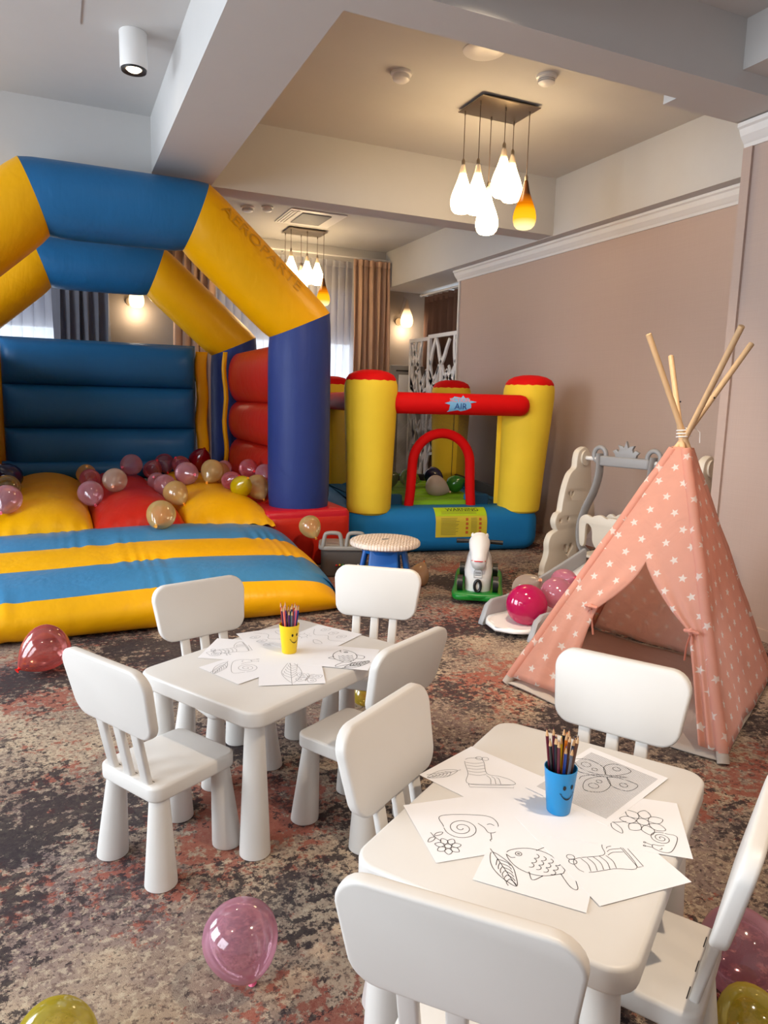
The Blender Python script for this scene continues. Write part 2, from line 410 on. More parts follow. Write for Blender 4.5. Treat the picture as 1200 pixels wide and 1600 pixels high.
def text_geo(s, size, extrude=0.0, align='CENTER'):
    cu = bpy.data.curves.new('txt', 'FONT'); cu.body = s; cu.size = size; cu.align_x = align; cu.align_y = 'CENTER'; cu.resolution_u = 3
    o = bpy.data.objects.new('txt', cu); COL.objects.link(o)
    dg = bpy.context.evaluated_depsgraph_get(); dg.update()
    me = bpy.data.meshes.new_from_object(o.evaluated_get(dg))
    bm = bmesh.new(); bm.from_mesh(me); bmesh.ops.triangulate(bm, faces=bm.faces)
    for _ in range(2):
        long = [e for e in bm.edges if e.calc_length() > size*.25]
        if long: bmesh.ops.subdivide_edges(bm, edges=long, cuts=1); bmesh.ops.triangulate(bm, faces=bm.faces)
    bm.verts.index_update()
    g = [tuple(v.co) for v in bm.verts], [tuple(v.index for v in f.verts) for f in bm.faces]
    bm.free(); bpy.data.objects.remove(o); bpy.data.curves.remove(cu); bpy.data.meshes.remove(me)
    return g
def plate(outlines, thick, bevel=0.0):
    """flat plate with holes from 2D closed outlines (first is outer), centred on z=0"""
    cu = bpy.data.curves.new('pl', 'CURVE'); cu.dimensions = '2D'; cu.fill_mode = 'BOTH'
    cu.extrude = max(1e-4, thick/2-bevel); cu.bevel_depth = bevel; cu.bevel_resolution = 1
    for P in outlines:
        sp = cu.splines.new('POLY'); sp.points.add(len(P)-1); sp.use_cyclic_u = True
        for i, p in enumerate(P): sp.points[i].co = (p[0], p[1], 0, 1)
    o = bpy.data.objects.new('pl', cu); COL.objects.link(o)
    dg = bpy.context.evaluated_depsgraph_get(); dg.update()
    me = bpy.data.meshes.new_from_object(o.evaluated_get(dg))
    g = [tuple(v.co) for v in me.vertices], [tuple(p.vertices) for p in me.polygons]
    bpy.data.objects.remove(o); bpy.data.curves.remove(cu); bpy.data.meshes.remove(me)
    return g
def smooth_closed(P, n=6):
    """Catmull-Rom through closed 2D points"""
    N = len(P); Q = []
    for i in range(N):
        a, b, c, d = P[i-1], P[i], P[(i+1) % N], P[(i+2) % N]
        for k in range(n):
            t = k/n
            Q.append(tuple(.5*(2*b[j]+(c[j]-a[j])*t+(2*a[j]-5*b[j]+4*c[j]-d[j])*t*t+(3*b[j]-a[j]-3*c[j]+d[j])*t**3) for j in range(len(b))))
    return Q
def smooth_open(P, n=6):
    P = [tuple(2*a-b for a, b in zip(P[0], P[1]))]+list(P)+[tuple(2*a-b for a, b in zip(P[-1], P[-2]))]; Q = []
    for i in range(1, len(P)-2):
        a, b, c, d = P[i-1:i+3]
        for k in range(n):
            t = k/n
            Q.append(tuple(.5*(2*b[j]+(c[j]-a[j])*t+(2*a[j]-5*b[j]+4*c[j]-d[j])*t*t+(3*b[j]-a[j]-3*c[j]+d[j])*t**3) for j in range(len(b))))
    Q.append(tuple(P[-2])); return Q
def circ(cx, cy, r, n=16, ry=None): return [(cx+r*math.cos(2*PI*i/n), cy+(ry or r)*math.sin(2*PI*i/n)) for i in range(n)]

# ================================================================== THE SETTING
XL, XR, YN, YB = -3.6, 5.45, -3.0, 10.4
ZB = 3.06                                   # underside of the beams
struct('floor', box(XL-.2, XR+.2, YN-.2, YB+.2, -.12, 0), 'carpet', 'worn patterned carpet in beige, rust red and charcoal')
struct('ceiling', merge(box(XL-.2, .745, YN-.2, 6.5, 3.46, 3.85), box(.745, XR+.2, 3.1, 6.32, 3.6, 3.85),
                        box(XL-.2, XR+.2, 6.32, YB+.2, 3.58, 3.9), box(.745, XR+.2, YN-.2, 3.1, 3.4, 3.85)), 'paint', 'white plaster ceiling between the deep beams')
def wall_holes_y(y0, y1, x0, x1, z0, z1, holes):
    """wall slab along X with window openings (hx0,hx1,hz0,hz1) sorted by x"""
    g = []; x = x0
    for a, b, c, d in holes:
        g += [box(x, a, y0, y1, z0, z1), box(a, b, y0, y1, z0, c), box(a, b, y0, y1, d, z1)]; x = b
    g.append(box(x, x1, y0, y1, z0, z1)); return merge(*g)
def swapxy(g): return [(b, a, c) for a, b, c in g[0]], [tuple(reversed(f)) for f in g[1]]
BW = [(-2.9, .25, .45, 3.05), (1.7, 4.2, .45, 3.05)]
LW = [(-.95, 1.35, .75, 2.95), (2.15, 4.45, .75, 2.95), (5.45, 7.75, .75, 2.95)]
RW = [(8.75, 10.15, .55, 2.95)]
struct('wall_back', wall_holes_y(YB, YB+.2, XL, XR+.2, 0, 3.6, BW), 'greywall', 'grey taupe far wall between the curtained windows')
struct('wall_left', swapxy(wall_holes_y(XL-.2, XL, YN, YB, 0, 3.6, LW)), 'paint', 'white side wall with tall windows')
struct('wall_front', box(XL-.2, XR+.2, YN-.2, YN, 0, 3.6), 'paint', 'plain white wall behind the photographer')
struct('wall_right', box(4.81, XR, 3.31, 8.34, 0, ZB), 'wallpaper', 'long taupe wallpapered wall of the recess')
struct('wall_pier', box(3.84, XR+.2, YN, 3.31, 0, ZB), 'wallpaper', 'projecting taupe wall beside the star tent')
struct('wall_alcove', swapxy(wall_holes_y(XR, XR+.2, 8.34, YB, 0, 3.1, RW)), 'greywall', 'shaded alcove wall behind the openwork screen')
struct('trim_1', box(.745, 1.22, YN, YB, ZB, 3.85), 'paint', 'deep white ceiling beam running away from the viewer')
struct('trim_2', box(1.22, 4.62, 6.2, 6.45, ZB, 3.7), 'paint', 'white cross beam behind the hanging lamp')
struct('trim_3', box(XL, .745, 6.07, 6.5, 2.82, 3.7), 'paint', 'white bulkhead above the bouncy castle')
struct('trim_4', box(1.22, XR, 2.98, 3.23, ZB, 3.7), 'paint', 'nearest white cross beam at the top of the picture')
struct('trim_5', merge(box(3.18, XR, 3.23, 3.325, ZB, 3.4), box(3.38, XR, YN, 2.98, 3.15, 3.6)), 'paint', 'white box soffit at the head of the projecting wall')
struct('trim_6', box(4.62, XR+.2, 3.31, YB, ZB-.005, 3.7), 'paint', 'white bulkhead along the top of the recess wall')
def crown(prof, p0, p1, nx, ny):
    """moulding of profile (out, z) run from p0 to p1, projecting along (nx,ny)"""
    V, F = [], []; n = len(prof)
    for p in (p0, p1): V += [(p[0]+nx*o, p[1]+ny*o, z) for o, z in prof]
    F = [(i, (i+1) % n, n+(i+1) % n, n+i) for i in range(n)]+[tuple(range(n)), tuple(reversed(range(n, 2*n)))]
    return V, F
CP = [(0, 2.925), (.012, 2.925), (.02, 2.945), (.03, 2.955), (.055, 2.985), (.07, 3.02), (.085, 3.03), (.085, 3.052), (0, 3.052)]
struct('trim_7', crown(CP, (4.81, 3.31), (4.81, 8.4), -1, 0), 'trim', 'white crown moulding along the recess wall')
struct('trim_8', crown(CP, (3.84, YN), (3.84, 3.31), -1, 0), 'trim', 'white crown moulding on the projecting wall')
struct('trim_9', box(3.822, 3.84, 3.25, 3.312, 0, 2.925), 'wallpaper', 'narrow taupe edge strip on the corner of the projecting wall')
struct('trim_10', box(4.79, 4.83, 8.335, 8.36, 0, 2.925), 'trim', 'pale edge strip at the far end of the recess wall')
struct('baseboard_right', box(4.795, 4.81, 3.31, 8.34, 0, .07), 'wallpaper', 'low taupe baseboard of the recess wall')
struct('baseboard_pier', box(3.825, 3.84, YN, 3.31, 0, .07), 'wallpaper', 'low taupe baseboard behind the star tent')

struct('trim_11', box(1.22, 4.62, 10.28, 10.4, 3.37, 3.59), 'paint', 'white pelmet board above the wide far window')
struct('trim_12', box(XL, .745, 10.28, 10.4, 3.37, 3.59), 'paint', 'white pelmet board above the far left window')
def window(n, x0, x1, z0, z1, at, axis, label):
    """frame, mullions and single panes of a window in a wall"""
    w = root('window_%d' % n, label, 'window', (0, 0, 0)); w['kind'] = 'structure'
    k = 2 if x1-x0 < 2 else 3
    bars = [box(x0, x1, -.03, .03, z0, z0+.06), box(x0, x1, -.03, .03, z1-.06, z1), box(x0, x0+.06, -.03, .03, z0, z1), box(x1-.06, x1, -.03, .03, z0, z1)]
    for i in range(1, k):
        x = x0+(x1-x0)*i/k; bars.append(box(x-.035, x+.035, -.03, .03, z0, z1))
    def place(g):
        if axis == 'y': return mv(g, 0, at, 0)
        return mv(swapxy(g), at, 0, 0)
    link_mesh('window_frame', place(merge(*bars)), 'alu', w, smooth=False)
    for i in range(k):
        a, b = x0+(x1-x0)*i/k+.04, x0+(x1-x0)*(i+1)/k-.04
        link_mesh('pane', place(box(a, b, -.006, .006, z0+.05, z1-.05)), 'glass', w, smooth=False)
    link_mesh('window_sill', place(box(x0-.05, x1+.05, -.16, -.03, z0-.04, z0)) if axis == 'y' else place(box(x0-.05, x1+.05, .03, .2, z0-.04, z0)), 'alu', w, smooth=False)
window(1, *BW[0], YB+.12, 'y', 'bright window behind the grey drapes at the far left')
window(2, *BW[1], YB+.12, 'y', 'wide far window behind voile and beige drapes')
window(3, *LW[0], XL-.12, 'x', 'side window nearest the viewer, out of view on the left')
window(4, *LW[1], XL-.12, 'x', 'middle side window, out of view on the left')
window(5, *LW[2], XL-.12, 'x', 'farthest side window, out of view on the left')
window(6, *RW[0], XR+.12, 'x', 'alcove window behind the brown drape')

# ------------------------------------------------------------------ curtains
def curtain(name, x0, x1, z0, z1, at, mat, label, cat, amp=.05, folds=7, axis='y', seed=0, pinch=.06):
    rnd = random.Random(seed); ph = [rnd.uniform(0, 6.28) for _ in range(4)]; L = x1-x0
    nu = max(24, folds*12)
    def fn(u, v):
        a = amp*(.65+.35*v)*(math.sin(u*folds*2*PI+ph[0]+.5*math.sin(u*9+ph[1]))+.35*math.sin(u*folds*3.3*PI+ph[2]+v*.8))
        x = x0+L*u+.018*math.sin(v*5+u*folds*2*PI+ph[3])
        z = z1+(z0-z1)*v
        return (x, at+a, z) if axis == 'y' else (at+a, x, z)
    g = grid(fn, nu, 10)
    tape = grid(lambda u, v: tuple(Vector(fn(u, 0))+Vector((0, -.006 if axis == 'y' else 0, .05-.09*v))), nu, 1)
    r = root(name, label, cat, (((x0+x1)/2, at, z0) if axis == 'y' else (at, (x0+x1)/2, z0)))
    o = link_mesh('cloth', g, mat, r, r.location); sm = o.modifiers.new('thick', 'SOLIDIFY'); sm.thickness = .004
    link_mesh('heading_tape', tape, mat, r, r.location)
    return r
curtain('voile_curtain', -2.95, .3, .06, 3.33, 10.22, 'sheer', 'bluish white voile at the far left window, behind the castle', 'curtain', .022, 26, seed=1)
curtain('voile_curtain', 1.62, 4.25, .06, 3.33, 10.22, 'sheer', 'white voile across the wide far window behind the small hanging lamp', 'curtain', .022, 24, seed=2)
curtain('drape', .03, .7, .04, 3.35, 10.08, 'drapegrey', 'blue-grey drape seen through the arches of the castle', 'curtain', .05, 6, seed=3)
curtain('drape', 1.47, 2.02, .04, 3.35, 10.08, 'drape', 'beige drape glimpsed between the yellow arches of the castle', 'curtain', .05, 5, seed=4)
curtain('drape', 4.02, 4.59, .04, 3.35, 10.08, 'drape', 'beige pleated drape hanging left of the glowing wall lamp', 'curtain', .05, 6, seed=5)
curtain('drape', 8.78, 10.16, .04, 2.92, 5.26, 'drapedark', 'dark brown drape in the alcove above the openwork screen', 'curtain', .05, 9, axis='x', seed=6)
curtain('voile_curtain', 8.6, 10.3, .06, 2.92, 5.36, 'sheer', 'narrow strip of white voile beside the brown alcove drape', 'curtain', .02, 12, axis='x', seed=7)
for x0, x1, lab in ((-2.86, .2, 'pale roller blind half lowered in the far left window'), (1.72, 4.18, 'pale roller blind half lowered in the wide far window')):
    r = root('roller_blind', lab, 'blind', ((x0+x1)/2, 10.36, 2.2))
    link_mesh('blind_cloth', box(x0, x1, 10.355, 10.36, 2.22, 3.04), 'blind', r, r.location, False)
    link_mesh('bottom_bar', rbox(x0, x1, 10.345, 10.37, 2.2, 2.225, .01), 'trim', r, r.location)
    link_mesh('roller', tube([(x0, 10.36, 3.02), (x1, 10.36, 3.02)], .025, 12), 'trim', r, r.location)
def rail(p0, p1, lab):
    r = root('curtain_rail', lab, 'curtain rail', p0)
    link_mesh('rod', tube([p0, p1], .014, 8), 'trim', r, r.location)
    for p, q in ((p0, p1), (p1, p0)):
        d = (Vector(p)-Vector(q)).normalized()
        link_mesh('finial', tube([Vector(p)-d*.005, Vector(p)+d*.03], [.022, .016], 10), 'trim', r, r.location)
    for k in (.02, .5, .98):
        c = Vector(p0).lerp(Vector(p1), k); n = Vector((0, .28, 0)) if abs(p0[1]-p1[1]) < .1 else Vector((.2, 0, 0))
        link_mesh('bracket', tube([c, c+n], .008, 6), 'trim', r, r.location)
rail((1.42, 10.12, 3.43), (4.61, 10.12, 3.43), 'white curtain rail above the wide far window')
rail((-3.0, 10.12, 3.43), (.74, 10.12, 3.43), 'white curtain rail above the far left window')
rail((5.25, 8.7, 3.01), (5.25, 10.3, 3.01), 'curtain rail above the alcove drape')

# ------------------------------------------------------------------ lamps and ceiling fittings
PEAR = [(.012, .26), (.016, .25), (.019, .235), (.026, .2), (.036, .16), (.052, .115), (.070, .07), (.083, .03), (.089, -.005), (.088, -.04), (.078, -.072), (.06, -.092), (.035, -.1), (.004, -.1)]
def pendant(lab, px0, px1, py0, py1, zc, bulbs, s=1.0):
    r = root('pendant_lamp', lab, 'lamp', ((px0+px1)/2, (py0+py1)/2, zc)); o = r.location
    link_mesh('ceiling_plate', merge(rbox(px0, px1, py0, py1, zc-.028, zc-.02, .004), rbox(px0+.03, px1-.03, py0+.03, py1-.03, zc-.02, zc, .004)), 'steel', r, o)
    for x, y, zb, kind in bulbs:
        zt = zb+.262*s
        link_mesh('cord', tube([(x, y, zc-.025), (x, y, zt)], .0035, 6), 'cord', r, o)
        link_mesh('cord_grip', mv(lathe([(.004, -.06), (.008, -.05), (.006, -.028)], 8), x, y, zc), 'steel', r, o)
        sh = link_mesh('lamp_shade', lathe([(a*s, b*s) for a, b in reversed(PEAR)], 24), kind, r)
        sh.location = (x-o[0], y-o[1], zb-o[2])
        cap = link_mesh('socket_cap', mv(lathe([(.013*s, .25*s), (.013*s, .285*s), (.006, .3*s)], 10), 0, 0, 0), 'steel', sh)
pendant('hanging lamp of six glass drops under the warm middle ceiling', 2.9, 3.41, 4.81, 5.17, 3.6,
        [(2.936, 5.12, 2.93, 'shade_w'), (2.937, 4.9, 2.875, 'shade_w'), (3.17, 5.12, 2.80, 'shade_w'), (3.17, 4.92, 3.03, 'shade_w'), (3.38, 5.12, 3.07, 'shade_w'), (3.372, 4.9, 2.82, 'shade_a')])
pendant('smaller looking hanging lamp before the far window', 2.84, 3.37, 9.37, 9.72, 3.58,
        [(2.88, 9.68, 2.92, 'shade_w'), (2.88, 9.42, 3.02, 'shade_w'), (3.1, 9.68, 2.9, 'shade_w'), (3.1, 9.42, 2.98, 'shade_w'), (3.33, 9.68, 3.02, 'shade_w'), (3.33, 9.42, 2.72, 'shade_a')])
def sconce(lab, x, z):
    r = root('wall_lamp', lab, 'lamp', (x, 10.39, z)); o = r.location
    sh = link_mesh('lamp_shade', lathe(list(reversed([(a*1.1, b*1.15) for a, b in PEAR])), 24), 'shade_s', r); sh.location = (0, -.15, 0)
    link_mesh('wall_plate', tube([(x-.07, 10.375, z-.02), (x-.07, 10.398, z-.02)], .055, 16), 'steel', r, o)
    link_mesh('arm', tube([(x-.05, 10.38, z+.1), (x-.02, 10.3, z+.34), (x, 10.24, z+.3)], .006, 8), 'steel', r, o)
    l = bpy.data.lights.new('wall_lamp_light', 'POINT'); l.energy = 9; l.color = (1, .78, .52); l.shadow_soft_size = .05
    lo = bpy.data.objects.new('wall_lamp_light', l); COL.objects.link(lo); lo.location = (x, 10.24, z-.16)
sconce('glowing drop-shaped wall lamp right of the beige drape', 4.98, 2.62)
sconce('glowing wall lamp peeping under the blue rear arch', 1.03, 2.62)
# spotlight on the left ceiling
r = root('ceiling_spotlight', 'white cylinder spotlight on the ceiling at the top left', 'lamp', (.5, 4.78, 3.46)); o = r.location
link_mesh('housing', mv(lathe([(.075, -.2), (.078, -.195), (.078, -.005), (.075, 0)], 28), .5, 4.78, 3.46), 'whitepl', r, o)
link_mesh('reflector_ring', mv(lathe([(.04, -.196), (.07, -.212), (.073, -.2), (.06, -.196)], 28, False), .5, 4.78, 3.46), 'blackpl', r, o)
link_mesh('bulb', mv(lathe([(.005, -.212), (.03, -.21), (.042, -.2), (.042, -.195)], 20), .5, 4.78, 3.46), 'spotglow', r, o)
def spot(x, y, z, e, tx, ty, tz, ang=60):
    l = bpy.data.lights.new('spotlight_beam', 'SPOT'); l.energy = e; l.color = (1, .80, .58); l.spot_size = math.radians(ang); l.spot_blend = .5; l.shadow_soft_size = .04
    lo = bpy.data.objects.new('spotlight_beam', l); COL.objects.link(lo); lo.location = (x, y, z)
    lo.rotation_euler = (Vector((tx, ty, tz))-Vector((x, y, z))).to_track_quat('-Z', 'Y').to_euler()
spot(.5, 4.78, 3.24, 22, .62, 4.78, 0, 110)
def downlight(x, y, z, e, lab, aim=None, ang=120):
    r = root('ceiling_spotlight', lab, 'lamp', (x, y, z)); o = r.location
    link_mesh('housing', mv(lathe([(.075, -.2), (.078, -.195), (.078, -.005), (.075, 0)], 28), x, y, z), 'whitepl', r, o)
    link_mesh('bulb', mv(lathe([(.005, -.212), (.03, -.21), (.042, -.2), (.042, -.195)], 20), x, y, z), 'spotglow', r, o)
    spot(x, y, z-.22, e, *(aim or (x, y, 0)), ang)
downlight(1.5, .5, 3.4, 190, 'cylinder spotlight above the table with the blue cup, out of view')
downlight(1.5, 2.3, 3.4, 330, 'added cylinder spotlight just before the nearest beam, brightening the carpet at the hobby horse, out of view', (2.8, 4.8, 0), 84)  # unseen lamp added to brighten the far carpet and the tent front
downlight(1.9, -1.2, 3.4, 40, 'cylinder spotlight on the ceiling behind the photographer')
downlight(-1.2, 1.2, 3.46, 25, 'cylinder spotlight on the left ceiling, out of view')
def detector(lab, x, y, z, s=1.0, ribs=True):
    r = root('smoke_detector', lab, 'detector', (x, y, z)); o = r.location
    link_mesh('base', mv(lathe([(.06*s, 0), (.062*s, -.008), (.06*s, -.018), (.052*s, -.02)][::-1], 28), x, y, z), 'whitepl', r, o)
    link_mesh('sensor_head', mv(lathe([(.046*s, -.02), (.05*s, -.028), (.048*s, -.048), (.034*s, -.06), (.008, -.063)][::-1], 28), x, y, z), 'whitepl', r, o)
    if ribs:
        for k in (-.03, -.042): link_mesh('vent_slot', mv(lathe([(.0505*s, k), (.0505*s, k-.004)][::-1], 28, False), x, y, z), 'vent', r, o)
detector('white disc detector above the hanging lamp, left one', 2.25, 4.82, 3.6, 1.2, False)
detector('ribbed smoke detector right of the hanging lamp plate', 3.15, 4.4, 3.6, 1.15)
detector('white detector on the far ceiling, nearest the blue arch', 2.14, 8.73, 3.58, 1.3)
detector('dark domed detector on the far ceiling left of the air grille', 2.34, 8.6, 3.58, 1.1, False)
single('ceiling_speaker', mv(lathe([(.02, -.014), (.125, -.012), (.135, -.006), (.137, 0)], 32), 2.58, 4.29, 3.6), 'whitepl', 'round flush ceiling speaker half hidden by the nearest beam', 'speaker')
r = root('air_vent', 'square ceiling air grille with grey centre on the far ceiling', 'vent', (2.93, 8.86, 3.58)); o = r.location
link_mesh('frame', merge(box(2.6, 3.3, 8.5, 9.22, 3.565, 3.58), ), 'whitepl', r, o, False)
for k in range(3): link_mesh('louvre', box(2.62+.04*k, 2.645+.04*k, 8.55, 9.17, 3.556, 3.566), 'trim', r, o, False)
link_mesh('grille', rbox(2.77, 3.14, 8.6, 9.1, 3.553, 3.566, .01), 'vent', r, o)
single('ceiling_hatch', box(-.6, .217, 4.05, 4.817, 3.454, 3.4602), 'paint', 'flush white access hatch in the left ceiling', 'hatch', smooth=False)

# ================================================================== THE BOUNCY CASTLE
CX, YA, YR = .48, 5.9, 8.35                 # centre line, plane of the front arch, plane of the rear arch
castle = root('bouncy_castle', 'large blue, yellow and red bouncy castle with two arches', 'bouncy castle', (CX, 6.4, 0)); CO = castle.location
def arch_pts(x0, zt, zbend, z0=.46): return [Vector((s*x, 0, z)) for s, x, z in ((1, 1.40, z0), (1, 1.40, zbend), (1, .56, zt), (-1, .56, zt), (-1, 1.40, zbend), (-1, 1.40, z0))]
def arch_seg(P, i, R, y, n=32, K=14):
    a, b = P[i], P[i+1]; d = (b-a).normalized(); e1 = Vector((0, -1, 0)); e2 = d.cross(e1).normalized()
    def miter(j):
        if j == 0 or j == len(P)-1: return (P[1]-P[0]).normalized() if j == 0 else (P[-1]-P[-2]).normalized()
        return ((P[j]-P[j-1]).normalized()+(P[j+1]-P[j]).normalized()).normalized()
    na, nb = miter(i), miter(i+1); V, F = [], []
    for k in range(K+1):
        s = k/K; c = a.lerp(b, s); r = R*(.955+.045*(max(0, 1-abs(2*s-1)**6))**.5)
        for q in range(n):
            t = 2*PI*q/n; p = c+e1*(r*math.cos(t))+e2*(r*math.sin(t))
            pa = p+d*((a-p).dot(na)/d.dot(na)); pb = p+d*((b-p).dot(nb)/d.dot(nb))
            p = pa.lerp(pb, s); V.append((CX+p.x, y+p.y, p.z))
    for k in range(K):
        for q in range(n): F.append((k*n+q, k*n+(q+1) % n, (k+1)*n+(q+1) % n, (k+1)*n+q))
    F.append(tuple(range(n))); F.append(tuple(range(K*n, K*n+n)))
    return V, F
AN = ['arch_pillar', 'arch_slope', 'arch_top', 'arch_slope', 'arch_pillar']; AM = ['navy', 'yellow', 'blue', 'yellow', 'navy']
PF = arch_pts(0, 2.735, 1.985); PB = arch_pts(0, 2.69, 1.95)
for P, R, y in ((PF, .262, YA), (PB, .26, YR)):
    for i in range(5): link_mesh(AN[i], arch_seg(P, i, R, y), AM[i], castle, CO)
# dark seam cord along the rear slope
link_mesh('edge_cord', tube([(CX+1.40+.2, YR-.1, 1.93+.06), (CX+.56+.12, YR-.1, 2.66+.18)], .012, 6), 'seam', castle, CO)
# faded lettering on the right front slope, wrapped round the tube
a, b = PF[2], PF[1]; d = (b-a).normalized(); e1 = Vector((0, -1, 0)); e2 = Vector((-d.z, 0, d.x)); e2 = e2 if e2.z > 0 else -e2
def wrap_arch(g, s0, phi):
    V = []
    for x, y, z in g[0]:
        c = a+d*(s0+x); t = phi+y/.262; p = c+(e1*math.cos(t)+e2*math.sin(t))*(.262*1.0+.004); V.append((CX+p.x, YA+p.y, p.z))
    return V, g[1]
link_mesh('faded_lettering', wrap_arch(text_geo('AEROPARTE', .15), .50, .62), 'ghost', castle, CO)['label'] = 'faded brown lettering on the yellow slope'
# bed of three lengthwise tubes
TB = [-1.12, -.45, .225, .885, 1.58]
def bedz(x, y):
    for i in range(4):
        if TB[i] <= x <= TB[i+1]:
            u = (2*x-TB[i]-TB[i+1])/(TB[i+1]-TB[i]); break
    else: u = 1
    e = min(1, max(0, (y-5.52)/.5)); e = (1-(1-e)**2)**.5
    return .34+e*(.05+.2*max(0, 1-u*u)**.5)
for i, m in ((0, 'red'), (1, 'yellow'), (2, 'red'), (3, 'yellow')):
    def fn(u, v, i=i):
        x = TB[i]+(TB[i+1]-TB[i])*(.5-.5*math.cos(PI*u)); y = 5.53+(8.12-5.53)*v**1.6
        fr = max(0, 1-v/.16); puck = .008*fr*math.sin(u*46+i)
        return (x, y, bedz(x, y)+puck)
    link_mesh('bed_tube', grid(fn, 48, 40), m, castle, CO, angle=80)
for x0, x1 in ((1.57, 1.8), (-.84, -.61)): link_mesh('bed_edge', tube([((x0+x1)/2, 6.05, .40), ((x0+x1)/2, 6.25, .42), ((x0+x1)/2, 8.1, .42)], [.1, .13, .13], 14), 'red', castle, CO)
link_mesh('base', merge(rbox(-1.16, 2.12, 5.75, 8.55, 0, .36, .08, .05)), 'navy', castle, CO)
for sx in (1, -1):
    x0 = CX+sx*1.40
    V, F = slab(rr(.74, .72, .05, 4), 0, .47, .045); V = [(x+x0+sx*.0, y+5.96, z+(.035*(1-(x/.37)**2)*(1-(y/.36)**2) if z > .3 else 0)) for x, y, z in V]
    bb = link_mesh('corner_block', (V, F), 'dkred', castle, CO)
    link_mesh('block_front', mv(pillow(.7, .4, .02, 12, 8, 12, 8), x0, 5.602, .21), 'red', castle, CO)
    # side wall: three lengthwise tubes on the inside, navy backing outside
    for z0, z1 in ((.5, .925), (.915, 1.335), (1.325, 1.86)):
        g = pillow(1.95, z1-z0, .15, 14, 2.4, 20, 12); V = [(CX+sx*(1.40)+y*sx, 7.17+x, (z0+z1)/2+z) for x, y, z in g[0]]
        link_mesh('side_wall_tube', (V, g[1]), 'red', castle, CO)
    V, F = slab(rr(1.42, 2.25, .1, 4), -.06, .06, .05); V = [(CX+sx*1.56+z, 7.17+y, 1.14+x) for x, y, z in V]
    link_mesh('side_wall_backing', (V, F), 'navy', castle, CO)
    for xx, yy, w in ((1.0, 8.16, .13), (1.22, 7.98, .05)):
        g = pillow(w, 1.24, .03, 4, 10, 10, 16); V = [(CX+sx*xx+x+.012*math.sin(z*11), yy+y, 1.24+z) for x, y, z in g[0]]
        link_mesh('yellow_strip', (V, g[1]), 'yellow', castle, CO)
for z0, z1 in ((.6, 1.03), (1.02, 1.46), (1.45, 1.9)):
    link_mesh('back_wall_tube', mv(pillow(1.86, z1-z0, .17, 16, 2.6, 40, 14), .46, 8.1, (z0+z1)/2), 'blue', castle, CO)
link_mesh('back_wall_backing', mv(pillow(1.92, 1.36, .1, 14, 14, 30, 14), .46, 8.2, 1.24), 'blue', castle, CO)
link_mesh('foot_tube', tube([(-.5, 8.0, .6), (1.42, 8.0, .6)], .1, 16), 'blue', castle, CO)
# the entrance step: four stripes across
STEP = [('yellow', [(4.36, .0), (4.25, .03), (4.205, .10), (4.215, .17), (4.30, .245)]), ('blue2', [(4.30, .245), (4.42, .29), (4.58, .312), (4.75, .315)]),
        ('yellow', [(4.75, .315), (4.86, .342), (5.03, .36), (5.15, .36)]), ('blue2', [(5.15, .36), (5.28, .392), (5.45, .41), (5.62, .395)])]
for m, prof in STEP:
    pr = smooth_open(prof, 4)
    def fn(u, v):
        k = v*(len(pr)-1); i = min(len(pr)-2, int(k)); f = k-i
        y = pr[i][0]*(1-f)+pr[i+1][0]*f; z = pr[i][1]*(1-f)+pr[i+1][1]*f
        uu = math.sin(PI/2*(2*u-1)); s = max(0, 1-abs(uu)**9)**.5
        hw = 1.19+.07*min(1, max(0, (y-4.25)/.5)); sag = .012*math.sin(uu*4.2+1)
        edge = math.sin(PI*v)
        pk = .006*math.sin(uu*80+3*math.sin(uu*17))*max(0, math.sin(uu*7+y*3))*(1-edge*.75)
        return (CX+hw*uu, y+(.12*(1-s) if y < 4.4 else 0), max(0.0, (z+sag*min(1, z*4)+pk)*s))
    link_mesh('step_stripe', grid(fn, 220, 14), m, castle, CO, angle=80)

# ================================================================== THE SMALL BOUNCER
B = root('small_bouncer', 'small inflatable bouncer with yellow posts, red bars and netting', 'bouncy castle', (2.344, 5.868, 0), math.radians(-10.65))
def part(n, g, m, p=B, **k): return link_mesh(n, g, m, p, **k)
BD = 2.45
part('base_tube', mv(slab(rr(1.88, .44, .16, 5), 0, .41, .13, 5), .92, .2), 'bblue')
part('base_tube', mv(slab(rr(1.88, .44, .16, 5), 0, .41, .13, 5), .92, BD-.2), 'bblue')
for x in (.2, 1.66): part('base_tube', mv(slab(rr(.4, BD-.6, .1, 5), 0, .41, .13, 5), x, BD/2), 'bblue')
for k in range(7): part('jump_floor_tube', tube([(.36, .5+.24*k, .33), (.5, .5+.24*k, .335), (1.36, .5+.24*k, .335), (1.5, .5+.24*k, .33)], [.08, .12, .12, .08], 14), 'bgreen')
part('jump_floor_front', rbox(.58, 1.24, .3, .46, .2, .45, .05, .04), 'bgreen')
for x in (.46, 1.34): part('inner_skirt', rbox(x-.12, x+.12, .34, .44, .3, .5, .03), 'bblue')
def post(x, y, lx, seam=False):
    pr = [(.175, .36), (.198, .38), (.203, .42), (.21, .7), (.222, 1.0), (.235, 1.3), (.24, 1.44), (.236, 1.52), (.225, 1.555)]
    cp = [(.225, 1.555), (.224, 1.568), (.2, 1.605), (.15, 1.632), (.08, 1.648), (.01, 1.652)]
    def lean(g): return [(a+x+lx*(c-.4), b+y, c+.004*math.sin(24*math.atan2(b, a)) if 1.53 < c < 1.57 else c) for a, b, c in g[0]], g[1]
    po = part('post', lean(lathe(pr, 40)), 'byellow'); part('post_cap', lean(lathe(cp, 40, False)), 'bred')
    if seam: part('post_seam', mv(tube([(-.03, -.206, .45), (-.03, -.226, 1.0), (-.03, -.240, 1.45)], .004, 5), x, y, 0), 'seam')
